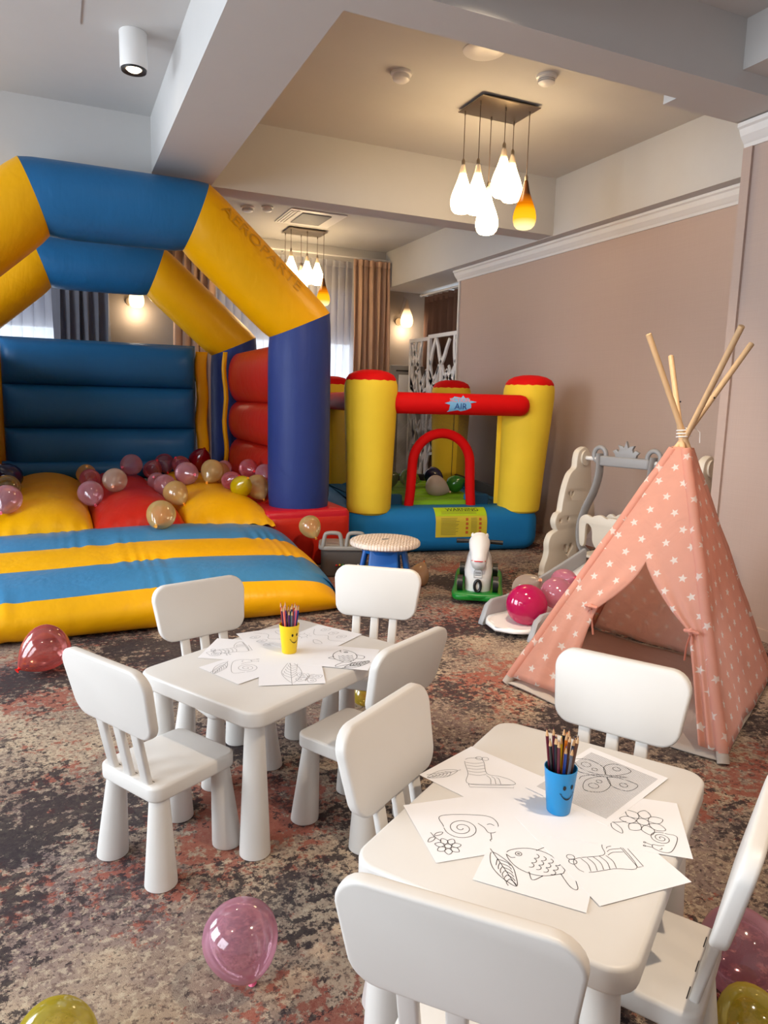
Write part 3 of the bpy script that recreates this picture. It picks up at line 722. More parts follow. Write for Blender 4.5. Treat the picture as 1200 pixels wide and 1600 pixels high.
post(.21, .17, 0); post(1.69, .17, .045); post(.21, BD-.17, 0); post(1.69, BD-.17, .0, True)
def bar(p0, p1, r=.096):
    p0, p1 = Vector(p0), Vector(p1); d = (p1-p0).normalized(); L = (p1-p0).length
    ks = [(0, .3), (.012, .6), (.04, .88), (.08, 1), (L-.08, 1), (L-.04, .88), (L-.012, .6), (L, .3)]
    return tube([p0+d*k for k, s in ks], [r*s for k, s in ks], 24)
part('top_bar', bar((.24, .15, 1.365), (1.64, -.06, 1.365)), 'bred')
part('top_bar', bar((.24, BD-.17, 1.365), (1.66, BD-.17, 1.365)), 'bred')
part('top_bar', bar((.18, .2, 1.365), (.18, BD-.2, 1.365)), 'bred')
part('top_bar', bar((1.72, .2, 1.365), (1.72, BD-.2, 1.365)), 'bred')
# doorway hoop and netting
ac, ar, az = .93, .285, .80
hoop = [(ac-ar-.03, .27, .36), (ac-ar-.012, .27, .55), (ac-ar, .27, az)]+[(ac-ar*math.cos(PI*k/18), .27, az+ar*math.sin(PI*k/18)*1.02) for k in range(1, 18)]+[(ac+ar, .27, az), (ac+ar+.012, .27, .55), (ac+ar+.03, .27, .36)]
part('doorway_hoop', tube(hoop, .046, 14), 'bred')
hol = [(p[0], p[2]) for p in hoop]
out = [(.36, .42)]+[(x, max(.42, z)) for x, z in hol]+[(1.54, .42), (1.54, 1.3), (.36, 1.3)]
g = plate([out], .002); part('net_panel', ([(x, .27+z, y) for x, y, z in g[0]], g[1]), 'net', smooth=False)
part('net_panel', ([(.36, BD-.17, .4), (1.54, BD-.17, .4), (1.54, BD-.17, 1.3), (.36, BD-.17, 1.3)], [(0, 1, 2, 3)]), 'net', smooth=False)
for x in (.18, 1.72): part('net_panel', ([(x, .35, .4), (x, BD-.35, .4), (x, BD-.35, 1.3), (x, .35, 1.3)], [(0, 1, 2, 3)]), 'net', smooth=False)
for x, y in ((1.5, .27), (.4, .27), (1.52, BD-.2), (.38, BD-.2)): part('net_binding', rbox(x-.025, x+.025, y-.006, y+.006, .42, 1.3, .005), 'byellow')
part('net_hem', rbox(1.70, 1.74, .36, BD-.36, .4, .52, .01), 'seam')
part('net_hem', rbox(.4, 1.5, BD-.19, BD-.15, .4, .5, .01), 'seam')
# maker's badge on the front bar: starburst with two lines of lettering, wrapped on the tube
bp0, bp1 = Vector((.24, .15, 1.365)), Vector((1.64, -.06, 1.365)); bd = (bp1-bp0).normalized(); bn = Vector((bd.y, -bd.x, 0))
def wrap_bar(g, x0, lift):
    V = []
    for x, y, z in g[0]:
        c = bp0+bd*(x0+x); t = y/.097+.05; p = c+(bn*math.cos(t)+Vector((0, 0, 1))*math.sin(t))*(.0965+lift); V.append(tuple(p))
    return V, g[1]
def fan(P, n=5):
    c = (sum(p[0] for p in P)/len(P), sum(p[1] for p in P)/len(P), 0); V = [c]; F = []; N = len(P)
    for k in range(1, n+1): V += [(c[0]+(p[0]-c[0])*k/n, c[1]+(p[1]-c[1])*k/n, 0) for p in P]
    for i in range(N): F.append((0, 1+i, 1+(i+1) % N))
    for k in range(n-1):
        for i in range(N):
            j = (i+1) % N; F.append((1+k*N+i, 1+k*N+j, 1+(k+1)*N+j, 1+(k+1)*N+i))
    return V, F
burst = [(.148, .018), (.085, .03), (.075, .055), (.045, .052), (.03, .085), (.01, .055), (-.05, .068), (-.068, .05), (-.095, .045), (-.085, .02), (-.14, .002), (-.092, -.012), (-.098, -.06), (-.115, -.082), (-.05, -.066), (-.02, -.06), (.01, -.07), (.055, -.058), (.1, -.035), (.098, -.005), (.09, .004)]
part('badge', wrap_bar(fan(burst), .76, .003), 'lightblue')['label'] = 'light blue starburst badge'
part('badge_lettering', wrap_bar(mv(text_geo('ACTION', .05), -.005, .028), .76, .006), 'pinkred')
part('badge_lettering', wrap_bar(mv(text_geo('AIR', .075), .005, -.026), .76, .006), 'printnavy')
# warning label wrapped over the rolled front edge
def lab_path(s):                           # arc length down from the top of the roll -> (y, z)
    q = math.radians(80)-s/.13
    if q > 0: return .11-.134*math.cos(q), .28+.134*math.sin(q)
    return -.024, .28+q*.13
def wrap_lab(g, x0, lift): return [(x0+x, lab_path(y)[0]-lift, lab_path(y)[1]+lift*.5) for x, y, z in g[0]], g[1]
def quad(x0, x1, y0, y1, n=10): return grid(lambda u, v: (x0+(x1-x0)*u, y0+(y1-y0)*v, 0), 4, n)
lx, lw = .80, .50
lab = part('warning_label', wrap_lab(quad(0, lw, 0, .31, 16), lx, .001), 'labely'); lab['label'] = 'yellow and lime warning label'
part('label_header', wrap_lab(quad(0, lw, 0, .115, 8), lx, .0025), 'lime', lab)
flip = lambda g: ([(x, -y, z) for x, y, z in g[0]], g[1])
part('label_lettering', wrap_lab(mv(flip(text_geo('WARNING', .066)), .27, .045), lx, .004), 'ink', lab)
lines = [quad(.06, .4, .062+.014*k, .066+.014*k, 1) for k in range(3)]
part('label_lettering', wrap_lab(merge(*lines), lx, .004), 'labelk', lab)['kind'] = 'stuff'
lines = [quad(.05, .05+.2*random.uniform(.7, 1), .135+.0135*k, .139+.0135*k, 1) for k in range(12)]+[quad(.34, .40, .135+.0135*k, .139+.0135*k, 1) for k in range(11)]
part('label_lettering', wrap_lab(merge(*lines), lx, .004), 'labelk', lab)['kind'] = 'stuff'
part('label_symbols', wrap_lab(merge(*[quad(x, x+.024, .135+.04*k, .16+.04*k, 2) for x in (.29, .42) for k in range(4)]), lx, .004), 'labelr', lab)

# ================================================================== CHILDREN'S TABLES AND CHAIRS
def make_table(lab, x, y, deg):
    t = root('children_table', lab, 'table', (x, y, 0), math.radians(deg))
    link_mesh('tabletop', slab(rr(.77, .55, .055, 6), .428, .48, .009, 3), 'plastic', t)
    for sx in (-1, 1):
        for sy in (-1, 1):
            g = lathe([(.043, 0), (.047, .003), (.047, .012), (.029, .43)], 24)
            link_mesh('leg', mv(g, sx*.325, sy*.215), 'plastic', t)
    return t
make_table('white table with the yellow pencil cup, in front of the castle', .676, 2.333, 29.9)
make_table('white table with the blue pencil cup, nearest the viewer', .964, 1.19, 33.64)

def make_chair():
    c = root('children_chair', 'x', 'chair', (0, 0, 0), 0, 'white children chairs at the two tables')
    link_mesh('seat', slab(rr(.305, .27, .035, 5), .255, .302, .009, 3), 'plastic', c)
    for sx in (-1, 1):
        for sy in (-1, 1):
            V, F = lathe([(.043, 0), (.046, .003), (.046, .01), (.028, .258)], 24)
            V = [(px+sx*(.112+.012*(1-pz/.258)), py+sy*(.1+.016*(1-pz/.258)), pz) for px, py, pz in V]
            link_mesh('leg', (V, F), 'plastic', c)
    TILT = .21
    def bx(z): return -.135-TILT*(z-.302)
    for sy in (-.078, 0, .078):
        P = rr(.036, .018, .006, 3); g = slab(P, .285, .52, .002, 1)
        V = [(q+bx(pz), p+sy*(1+.25*(pz-.3)), pz) for p, q, pz in g[0]]
        sl_ = link_mesh('back_slat', (V, g[1]), 'plastic', c)
        link_mesh('slot', box(-.1235, -.1215, sy-.017, sy+.017, .3, .3026), 'blackpl', sl_, smooth=False)
    z0, z1 = .458, .668; h = z1-z0; n = 6
    P = []
    for sx, sy, a0 in ((1, 1, 0), (-1, 1, 90), (-1, -1, 180), (1, -1, 270)):
        r = .055; w = .19 if sy > 0 else .178
        for i in range(n+1):
            a = math.radians(a0+90*i/n); P.append((sx*(w-r)+r*math.cos(a), sy*(h/2-r)+r*math.sin(a)))
    g = slab(P, -.0155, .0155, .008, 3)
    V = [(bx((z0+z1)/2+py)+pz, px, (z0+z1)/2+py) for px, py, pz in g[0]]
    link_mesh('backrest', (V, g[1]), 'plastic', c)
    return c
CH = [('white chair at the left end of the yellow-cup table, back to the viewer', .27, 2.108, 29.9),
      ('white chair between the yellow-cup table and the castle step', .54, 2.57, -73.4),
      ('white chair at the far end of the yellow-cup table, near the round stool', 1.11, 2.59, 232),
      ('white chair with visible seat on the right side of the yellow-cup table', .86, 2.05, 119),
      ('white chair between the two tables, pushed up to the blue-cup table', .797, 1.29, -56.4),
      ('white chair at the far end of the blue-cup table, before the tent', 1.262, 1.385, 211.5),
      ('nearest white chair at the bottom, its broad back to the viewer', .644, .944, 43.4),
      ('white chair at the right edge, its seat under the blue-cup table', 1.03, .98, 121.4)]
c0 = make_chair()
for i, (lab, x, y, deg) in enumerate(CH):
    c = c0 if i == 0 else copy_tree(c0)
    c.location = (x, y, 0); c.rotation_euler = (0, 0, math.radians(deg)); c['label'] = lab

# ------------------------------------------------------------------ cups and pencils
TZ = .4803
def cup(lab, x, y, face, mat):
    c = root('pencil_cup', lab, 'cup', (x, y, TZ+.003), face)
    link_mesh('body', lathe([(.012, .004), (.0245, 0), (.026, .002), (.0358, .1), (.0362, .1035), (.0345, .1035), (.0335, .1), (.0245, .006), (.004, .005)], 36), mat, c)
    def wrap(g, lift=.0012): return [((.026+.0098*(y/.1)+lift)*math.cos(x/.031), (.026+.0098*(y/.1)+lift)*math.sin(x/.031), y) for x, y, z in g[0]], g[1]
    for s in (-1, 1): link_mesh('eye', wrap(fan([(s*.0085+p, .071+q) for p, q in circ(0, 0, .0032, 14, .0055)], 3)), 'ink', c)
    sm = [(-.0155+.031*k/14, .056-.0135*math.sin(PI*k/14)**.8) for k in range(15)]
    V, F = [], []
    for k, (p, q) in enumerate(sm):
        w = .0011+.0006*math.sin(PI*k/14); V += [(p, q+w, 0), (p, q-w, 0)]
    F = [(2*k, 2*k+1, 2*k+3, 2*k+2) for k in range(14)]
    link_mesh('smile', wrap((V, F)), 'ink', c)
    for s in (-1, 1): link_mesh('cheek_mark', wrap(ribbon([(s*.0155-.002, .0575), (s*.0155, .0562), (s*.0155+.002, .0568)], .0014)), 'ink', c)
cup('yellow plastic cup with a smiling face on the farther table', .724, 2.367, math.radians(-72), 'cupy')
cup('blue plastic cup with a smiling face on the nearest table', .984, 1.181, math.radians(-96), 'cupb')
PC = {'red': (196, 30, 36), 'blue': (24, 60, 140), 'dark blue': (22, 28, 62), 'green': (30, 110, 58), 'pink': (220, 96, 130), 'purple': (84, 40, 92), 'yellow': (240, 200, 20),
      'black': (24, 24, 28), 'orange': (226, 120, 28), 'maroon': (92, 22, 42), 'brown': (96, 56, 36), 'light blue': (70, 140, 200), 'grey': (90, 92, 104), 'coral': (230, 110, 96)}
for k, v in PC.items(): M['pencil_'+k] = plain('pencil_'+k.replace(' ', '_'), v, .35, var=.03)
PENC = {}
def pencil(colr, cx, cy, az, tilt, length, lab, grp, off):
    if (colr, length) not in PENC:
        p = root('colour_pencil', '', 'pencil')
        link_mesh('barrel', lathe([(.0036, 0), (.0036, length-.018)], 6), 'pencil_'+colr, p, smooth=False)
        link_mesh('wood_cone', lathe([(.0037, length-.0182), (.0013, length-.005)], 10), 'pencilwood', p)
        link_mesh('lead_tip', lathe([(.0013, length-.0051), (.0003, length)], 8), 'pencil_'+colr, p)
        PENC[(colr, length)] = p
    else: p = copy_tree(PENC[(colr, length)])
    # foot on the cup floor, leaning against the rim
    ax = Vector((math.cos(az)*math.sin(tilt), math.sin(az)*math.sin(tilt), math.cos(tilt)))
    p.location = (cx+off[0], cy+off[1], TZ+.0115); p.rotation_mode = 'QUATERNION'; p.rotation_quaternion = ax.to_track_quat('Z', 'Y')
    p['label'] = lab; p['group'] = grp
def bunch(cx, cy, cols, word, lens, seed):
    rnd = random.Random(seed); n = len(cols); cnt = {}
    for i, cl in enumerate(cols):
        az = 2.4*i; rr_ = .004+.0145*((i+.5)/n)**.5
        tilt = .02+.135*((i+.5)/n)**.5*rnd.uniform(.75, 1.05)
        pencil(cl, cx, cy, az, tilt, lens[i % len(lens)], '%s pencil standing in the %s smiling cup' % (cl, word), '%s pencils in the %s cup' % (cl, word), (rr_*math.cos(az+.3)*.75, rr_*math.sin(az+.3)*.75))
bunch(.724, 2.367, ['red', 'blue', 'dark blue', 'green', 'pink', 'light blue', 'coral', 'purple', 'red', 'dark blue', 'pink', 'brown', 'coral', 'blue', 'red', 'grey'], 'yellow', (.168, .162, .172, .155), 3)
bunch(.984, 1.181, ['orange', 'dark blue', 'brown', 'yellow', 'black', 'dark blue', 'maroon', 'blue', 'maroon', 'black', 'brown', 'orange', 'maroon', 'dark blue', 'maroon', 'grey', 'black'], 'blue', (.174, .165, .18, .158), 5)

# ------------------------------------------------------------------ colouring sheets: plain invented line drawings
def arc(cx, cy, r, a0, a1, n=14, ry=None): return [(cx+r*math.cos(math.radians(a0+(a1-a0)*k/n)), cy+(ry or r)*math.sin(math.radians(a0+(a1-a0)*k/n))) for k in range(n+1)]
def d_flower():
    L = [arc(0, .25, .16, 0, 360)]
    for k in range(7):
        a = 2*PI*k/7; cx, cy = .38*math.cos(a), .25+.38*math.sin(a); L.append(smooth_closed([(cx*.45+0, .25+(cy-.25)*.45), (cx+.17*math.sin(a), cy-.17*math.cos(a)), (cx*1.6, .25+(cy-.25)*1.6), (cx-.17*math.sin(a), cy+.17*math.cos(a))], 5)+[(cx*.45, .25+(cy-.25)*.45)])
    L += [smooth_open([(0, -.2), (.05, -.6), (-.02, -1)], 6), smooth_closed([(.03, -.6), (.3, -.45), (.55, -.5), (.3, -.68)], 5), smooth_closed([(0, -.7), (-.3, -.6), (-.5, -.7), (-.25, -.82)], 5)]
    return L
def d_butterfly():
    L = [smooth_closed([(0, .5), (.05, 0), (0, -.55), (-.05, 0)], 6)]
    for s in (1, -1):
        L += [smooth_closed([(.05*s, .1), (.3*s, .65), (.85*s, .8), (.9*s, .35), (.5*s, .02)], 6), smooth_closed([(.05*s, 0), (.55*s, -.02), (.75*s, -.4), (.4*s, -.75), (.12*s, -.4)], 6),
              arc(.6*s, .5, .14, 0, 360), arc(.45*s, -.35, .11, 0, 360), arc(.34*s, .3, .08, 0, 360), smooth_open([(.02*s, .5), (.12*s, .75), (.3*s, .85)], 5)]
    return L
def d_fish():
    L = [smooth_closed([(-.75, 0), (-.4, .38), (.1, .42), (.5, .12), (.55, 0), (.5, -.12), (.1, -.42), (-.4, -.38)], 6), smooth_open([(.5, .1), (.8, .42), (.95, .4), (.8, 0), (.95, -.4), (.8, -.42), (.5, -.1)], 6),
         arc(-.5, .08, .07, 0, 360), arc(-.5, .08, .02, 0, 360), smooth_open([(-.72, -.08), (-.6, -.13), (-.52, -.08)], 5), smooth_open([(-.2, .4), (0, .7), (.25, .62), (.2, .36)], 6), smooth_open([(-.1, -.4), (.05, -.62), (.2, -.38)], 6)]
    for i in range(4):
        for j in range(3): L.append(arc(-.15+.16*i, .2-.18*j, .08, -90, 90, 8))
    return L
def d_boot():
    L = [smooth_closed([(-.3, .9), (.2, .9), (.22, .1), (.55, -.05), (.85, -.25), (.85, -.5), (-.35, -.5), (-.32, .1)], 5), [(-.38, -.5), (.88, -.5), (.86, -.66), (-.36, -.66), (-.38, -.5)]]
    for k in range(5): L.append(smooth_open([(-.31, .72-.17*k), (-.05, .66-.17*k), (.2, .72-.17*k)], 5))
    for k in range(3): L.append(smooth_open([(.2+.13*k, -.02-.05*k), (.28+.12*k, -.2), (.25+.14*k, -.48)], 5))
    L += [arc(.3, .95, .1, 0, 360), arc(.12, .98, .1, 0, 360)]
    return L
def d_snail():
    L = [smooth_open([(.1+.5*(1-k/40)*math.cos(k*.42), .15+.5*(1-k/40)*math.sin(k*.42)) for k in range(38)], 2), smooth_open([(.6, .1), (.62, -.45), (-.6, -.5), (-.95, -.2), (-.9, .25), (-.65, .35), (-.55, .1), (-.4, -.1)], 6),
         smooth_open([(-.85, .3), (-.95, .6)], 4), smooth_open([(-.7, .35), (-.68, .65)], 4), arc(-.95, .64, .05, 0, 360), arc(-.68, .7, .05, 0, 360), smooth_open([(-.85, 0), (-.75, -.08), (-.65, -.04)], 5)]
    return L
def d_leaf():
    L = [smooth_closed([(-.9, -.5), (-.3, .25), (.4, .5), (.95, .55), (.7, .1), (.2, -.35), (-.35, -.55)], 6), smooth_open([(-1.1, -.62), (-.2, -.1), (.95, .55)], 6)]
    for k in range(6):
        t = -.5+.22*k; L += [smooth_open([(t, -.28+.5*(t+.5)), (t+.12, .1+.3*(t+.5)), (t+.28, .25+.27*(t+.5))], 4), smooth_open([(t, -.28+.5*(t+.5)), (t+.22, -.3+.42*(t+.5)), (t+.4, -.3+.5*(t+.5))], 4)]
    return L
def d_hill():
    L = [smooth_open([(-1, -.3), (-.5, .1), (0, -.15), (.4, .2), (1, -.2)], 6), arc(.55, .65, .18, 0, 360), smooth_closed([(-.7, .6), (-.5, .78), (-.25, .7), (-.1, .55), (-.4, .48)], 5)]
    for k in range(8): a = 2*PI*k/8; L.append([(.55+.24*math.cos(a), .65+.24*math.sin(a)), (.55+.34*math.cos(a), .65+.34*math.sin(a))])
    for k in range(3): L += [smooth_closed([(-.6+.55*k, -.45), (-.42+.55*k, -.3), (-.3+.55*k, -.55), (-.5+.55*k, -.75)], 6), arc(-.45+.55*k, -.52, .05, 0, 360)]
    return L
SH = [0]
def sheet(lab, x, y, deg, motif, size=.075, w=.0012, ink='ink', dx=0, dy=0, striped=False, mrot=0, extra=()):
    SH[0] += 1; z = TZ+.0003+.0004*(1+(SH[0]-1) % 6)
    p = root('colouring_sheet', lab, 'paper', (x, y, z), math.radians(deg))
    link_mesh('page', box(-.1485, .1485, -.105, .105, 0, .0003), 'paper', p, smooth=False)
    if striped:
        g = merge(*[([(-.125+.0045*k, -.09, .0005), (-.1235+.0045*k, -.09, .0005), (-.1235+.0045*k, .09, .0005), (-.125+.0045*k, .09, .0005)], [(0, 1, 2, 3)]) for k in range(56)])
        o = link_mesh('striped_print', g, 'greyink', p, smooth=False); o['kind'] = 'stuff'; o['label'] = 'grey pinstripe printed background'
    ca, sa = math.cos(math.radians(mrot)), math.sin(math.radians(mrot))
    g = merge(*[ribbon([(dx+size*(a*ca-b*sa), dy+size*(a*sa+b*ca)) for a, b in L], w, .0006) for L in motif()])
    for mo, sz, ex, ey, er in extra:
        c2, s2 = math.cos(math.radians(er)), math.sin(math.radians(er))
        g = merge(g, *[ribbon([(ex+sz*(a*c2-b*s2), ey+sz*(a*s2+b*c2)) for a, b in L], w, .0006) for L in mo()])
    o = link_mesh('line_drawing', g, ink, p, smooth=False); o['kind'] = 'stuff'; o['label'] = 'printed outline drawing to colour in'
def fan_of_sheets(cx, cy, rows):
    for ang, rad, mot, size, ink, w, ex, st, lab in rows:
        a = math.radians(ang); sheet(lab, cx+rad*math.cos(a), cy+rad*math.sin(a), ang, mot, size, w, ink, .045, 0, st, ang*2 % 360, ex)
fan_of_sheets(.984, 1.181, [
    (112, .17, d_boot, .085, 'greyink', .0013, [(d_leaf, .04, .11, .06, 40)], False, 'colouring sheet with a striped boot, farthest left of the blue cup'),
    (172, .18, d_snail, .075, 'ink', .0014, [(d_flower, .045, .11, .05, 20)], False, 'colouring sheet with a snail pointing at the chair between the tables'),
    (222, .16, d_fish, .09, 'ink', .0014, [(d_leaf, .05, .09, -.06, 10)], False, 'colouring sheet with a fish lying nearest the big chair back'),
    (266, .14, d_boot, .08, 'ink', .0012, [(d_flower, .035, -.01, .075, 70)], False, 'colouring sheet with a dark boot reaching the right table edge'),
    (322, .115, d_flower, .08, 'ink', .0014, [(d_snail, .045, .1, -.055, 70)], False, 'colouring sheet with a flower before the chair at the right edge'),
    (20, .175, d_butterfly, .085, 'ink', .0014, [], True, 'colouring sheet with a butterfly on grey pinstripes right of the blue cup')])
fan_of_sheets(.724, 2.367, [
    (150, .15, d_boot, .08, 'greyink', .0012, [(d_snail, .045, .1, .05, 30)], False, 'colouring sheet with a pale boot at the left of the yellow cup'),
    (95, .13, d_hill, .09, 'greyink', .0012, [], False, 'colouring sheet with a landscape on the castle side of the yellow cup'),
    (35, .17, d_hill, .095, 'greyink', .0012, [], False, 'colouring sheet with a landscape towards the far chair'),
    (205, .16, d_snail, .075, 'greyink', .0012, [(d_leaf, .05, .1, -.05, 0)], False, 'colouring sheet with a snail nearest the left chair'),
    (255, .15, d_leaf, .085, 'greyink', .0012, [(d_butterfly, .045, .1, .05, 70)], False, 'colouring sheet with a leaf before the yellow cup'),
    (325, .16, d_fish, .095, 'ink', .0022, [(d_leaf, .05, .1, -.06, 20)], False, 'colouring sheet with a bold fish right of the yellow cup')])

# ================================================================== THE STAR TENT
TL, TF, TR, TK = Vector((1.993, 2.84, 0)), Vector((2.325, 1.837, 0)), Vector((3.29, 2.38, 0)), Vector((2.96, 3.38, 0))
AP = Vector((2.705, 2.53, 1.245))
tent = root('play_tent', 'pink teepee play tent with white stars and wooden poles', 'tent', (2.64, 2.6, 0)); TO = tent.location
tcen = (TL+TF+TR+TK)/4
for i, (c, s, sh) in enumerate(((TL, .35, (.012, 0)), (TF, .31, (0, .02)), (TR, .37, (-.008, -.012)), (TK, .38, (.0, -.022)))):
    a = c+(AP-c)*.012+(AP-c)*0; b = AP+(AP-c)*s+Vector((sh[0], sh[1], 0))
    p = link_mesh('pole', tube([a, b], .0135, 12), 'pole', tent, TO)
    e = (b-a).normalized()
    link_mesh('pole_end', tube([b-e*.004, b+e*.002], [.0138, .011], 12), 'pole', p, TO)
    link_mesh('pole_rivet', tube([AP+(b-AP)*.42+Vector((0, -.012, 0)), AP+(b-AP)*.42+Vector((0, -.016, 0))], .004, 6), 'seam', p, TO)
def panel_uv(o, A, Bv):
    """UVs in metres in the plane of the cloth"""
    me = o.data; uv = me.uv_layers.new(name='UVMap'); ex = (Bv-A).normalized(); n = (Bv-A).cross(AP-A).normalized(); ey = n.cross(ex)
    for l in me.loops:
        p = me.vertices[l.vertex_index].co+TO-A; uv.data[l.index].uv = (p.dot(ex), p.dot(ey))
def cloth_pt(A, Bv, s, h, sag=.02, wr=.006, seed=0):
    """point on a side: s along the hem, h up to the crossing (0..1); cloth hugs the poles and sags between"""
    top = .955; k = h*top
    p = (A.lerp(Bv, s)).lerp(AP, k); n = (Bv-A).cross(AP-A).normalized()
    if n.dot(p-tcen) < 0 and n.dot((A+Bv)/2-tcen) < 0: n = -n
    w = math.sin(PI*s)
    d = .017-sag*w*(1-h)**.6*math.sin(PI*min(1, h*1.1+.12))+wr*w*(1-h)*math.sin(s*23+h*7+seed)+wr*.8*w*math.sin(h*19-s*11+seed*2)*(1-h)
    return p+n*d
def side(A, Bv, seed, hem=.035, mat=('star', 'liner')):
    o = link_mesh('side_panel', grid(lambda s, h: tuple(cloth_pt(A, Bv, s, hem+(1-hem)*h, seed=seed)), 30, 36), list(mat), tent, TO, angle=80)
    fix_norm(o, A, Bv); panel_uv(o, A, Bv); lining(o); return o
def fix_norm(o, A, Bv):
    out = ((A+Bv)/2-tcen); bm = bmesh.new(); bm.from_mesh(o.data); s = sum((f.normal.dot(out)*f.calc_area() for f in bm.faces))
    if s < 0: bmesh.ops.reverse_faces(bm, faces=bm.faces)
    bm.to_mesh(o.data); bm.free()
def lining(o):
    sm = o.modifiers.new('cloth', 'SOLIDIFY'); sm.thickness = .003; sm.offset = -1; sm.material_offset = 1; sm.material_offset_rim = 0
side(TF, TR, 1, .02); side(TR, TK, 2, .02); side(TK, TL, 3, .02)
# front with the doorway: cloth above the slit, a gathered flap on each side
HD = .565                                   # height of the slit's tip
def door_l(h):                              # edge of the left flap in s (0 = left pole)
    if h > .36: return .5-(.5-.27)*((HD-h)/(HD-.36))**1.25
    return .27-.02*math.sin(PI*(.36-h)/.36)+.06*((.36-h)/.36)
def door_r(h):
    if h > .36: return .5+(.90-.5)*((HD-h)/(HD-.36))**1.15
    return .90+.015*((.36-h)/.36)
nfr = (TF-TL).cross(AP-TL).normalized(); nfr = nfr if nfr.dot((TL+TF)/2-tcen) > 0 else -nfr
def front(h0, h1, fs, gather=0, nu=26, nv=24):
    def fn(u, v):
        h = h0+(h1-h0)*v; s = fs(u, h); p = cloth_pt(TL, TF, s, h, .006, .004, 5)
        if gather:
            g = math.exp(-((h-.36)/.16)**2); q = u if gather > 0 else 1-u; fd = min(1, (HD-h)/.14)
            p = p+nfr*fd*(.02*q*math.sin(q*15+1.0+2*h)*(.35+.65*(1-g))+.018*q*g)
        return tuple(p)
    return grid(fn, nu, nv)
o = link_mesh('front_panel', merge(front(HD, 1.0, lambda u, h: u, 0, 52), front(.03, HD, lambda u, h: u*door_l(h), 1), front(.03, HD, lambda u, h: door_r(h)+(1-door_r(h))*u, -1)), ['star', 'liner'], tent, TO, angle=80)
fix_norm(o, TL, TF); panel_uv(o, TL, TF); lining(o)
for s, sg in ((door_l(.36)*.86, 1), (door_r(.36)+.025, -1)):
    c = cloth_pt(TL, TF, s, .36)+nfr*.03; ex = (TF-TL).normalized()
    link_mesh('door_tie', merge(tube(smooth_open([tuple(c-ex*.03), tuple(c+nfr*.012), tuple(c+ex*.03)], 5), .008, 8),
        tube(smooth_open([tuple(c), tuple(c+Vector((0, 0, -.06))+nfr*.008+ex*.012*sg), tuple(c+Vector((0, 0, -.13))+ex*.02*sg)], 5), .006, 6, flat=.4),
        tube(smooth_open([tuple(c), tuple(c+Vector((0, 0, -.05))+nfr*.01-ex*.012*sg), tuple(c+Vector((0, 0, -.10))-ex*.008*sg)], 5), .006, 6, flat=.4),
        tube([tuple(c+nfr*.004+Vector((0, 0, .012))), tuple(c+nfr*.012), tuple(c+nfr*.004-Vector((0, 0, .012)))], [.008, .013, .008], 8)), 'pink_hem', tent, TO)
for c, nm in ((TL, 1), (TF, 2), (TR, 3), (TK, 4)):   # sewn pole sleeves down the corners
    d = (c-tcen).normalized(); a = c.lerp(AP, .03)+d*.008; b = c.lerp(AP, .95)+d*.006
    o = link_mesh('pole_sleeve', tube([a.lerp(b, k/12)+d*(.003*math.sin(k*2.1)) for k in range(13)], .0225, 12), 'star', tent, TO)
    me = o.data; uv = me.uv_layers.new(name='UVMap')
    for l in me.loops:
        p = me.vertices[l.vertex_index].co+TO; uv.data[l.index].uv = ((p-c).dot(Vector((.6, -.8, 0))), (p-c).length)
    link_mesh('pole_shoe', tube([c+(AP-c)*.003+d*.004, c.lerp(AP, .035)+d*.006], [.024, .023], 12), 'mat', tent, TO)
link_mesh('crossing_cord', tube([AP+Vector((.035*math.cos(k*.5), .03*math.sin(k*.5), -.01+.0012*k)) for k in range(40)]+[AP+Vector((.05, -.02, .04)), AP+Vector((.07, -.03, .02)), AP+Vector((.075, -.03, -.03))], .0025, 5), 'paper', tent, TO)
g = grid(lambda u, v: tuple((TL-nfr*0+(TL-tcen)*.02).lerp(TF+(TF-tcen)*.0, u).lerp((TK).lerp(TR, u), v)+Vector((0, 0, .014+.004*math.sin(u*13+v*7)+.003*math.sin(v*21)))+Vector((nfr.x, nfr.y, 0))*.05*(1-v)*math.sin(PI*u)), 20, 20)
o = link_mesh('ground_cloth', g, 'mat', tent, TO); sm = o.modifiers.new('cloth', 'SOLIDIFY'); sm.thickness = .006; sm.offset = -1

# ================================================================== SWING AND SLIDE
sw = root('baby_swing', 'cream and grey toddler swing with a crown on its crossbar', 'swing', (3.93, 4.74, 0), math.radians(-74))
# local x: along the crossbar to the right, y: away from the viewer
bl = [(-.39, 0), (-.02, 0), (.05, .03), (.07, .1), (.06, .18), (.1, .27), (.19, .35), (.22, .45), (.2, .56), (.15, .7), (.13, .82), (.115, .9), (.105, .97), (.06, 1.02), (.02, 1.03), (-.04, 1.0), (-.06, .94), (-.07, .87), (-.14, .82), (-.19, .72), (-.22, .6), (-.235, .52), (-.28, .5), (-.305, .45), (-.285, .4), (-.26, .37), (-.34, .34), (-.375, .28), (-.37, .21), (-.385, .15), (-.41, .1), (-.415, .05)]
def heart(cx, cy, s): return [(cx+s*(16*math.sin(t)**3)/16, cy+s*(13*math.cos(t)-5*math.cos(2*t)-2*math.cos(3*t)-math.cos(4*t))/16) for t in [2*PI*k/20 for k in range(20)]]
holes = [heart(-.12, .66, .05), circ(-.245, .45, .03, 12), circ(-.14, .46, .03, 12), heart(-.12, .2, .08)]
for k, x in ((0, 0), (1, 1.05)):
    g = plate([smooth_closed(bl, 4)]+holes, .06, .014)
    V = [(x+z, y_, zz) for (y_, zz, z) in g[0]]
    o = link_mesh('side_board', (V, g[1]), 'cream', sw)
    link_mesh('hub', tube([(x-.045, .03, .955), (x+.045, .03, .955)], .062, 20), 'cream', o)
link_mesh('crossbar', tube([(0, .03, .955), (1.05, .03, .955)], .017, 12), 'whitepl', sw)
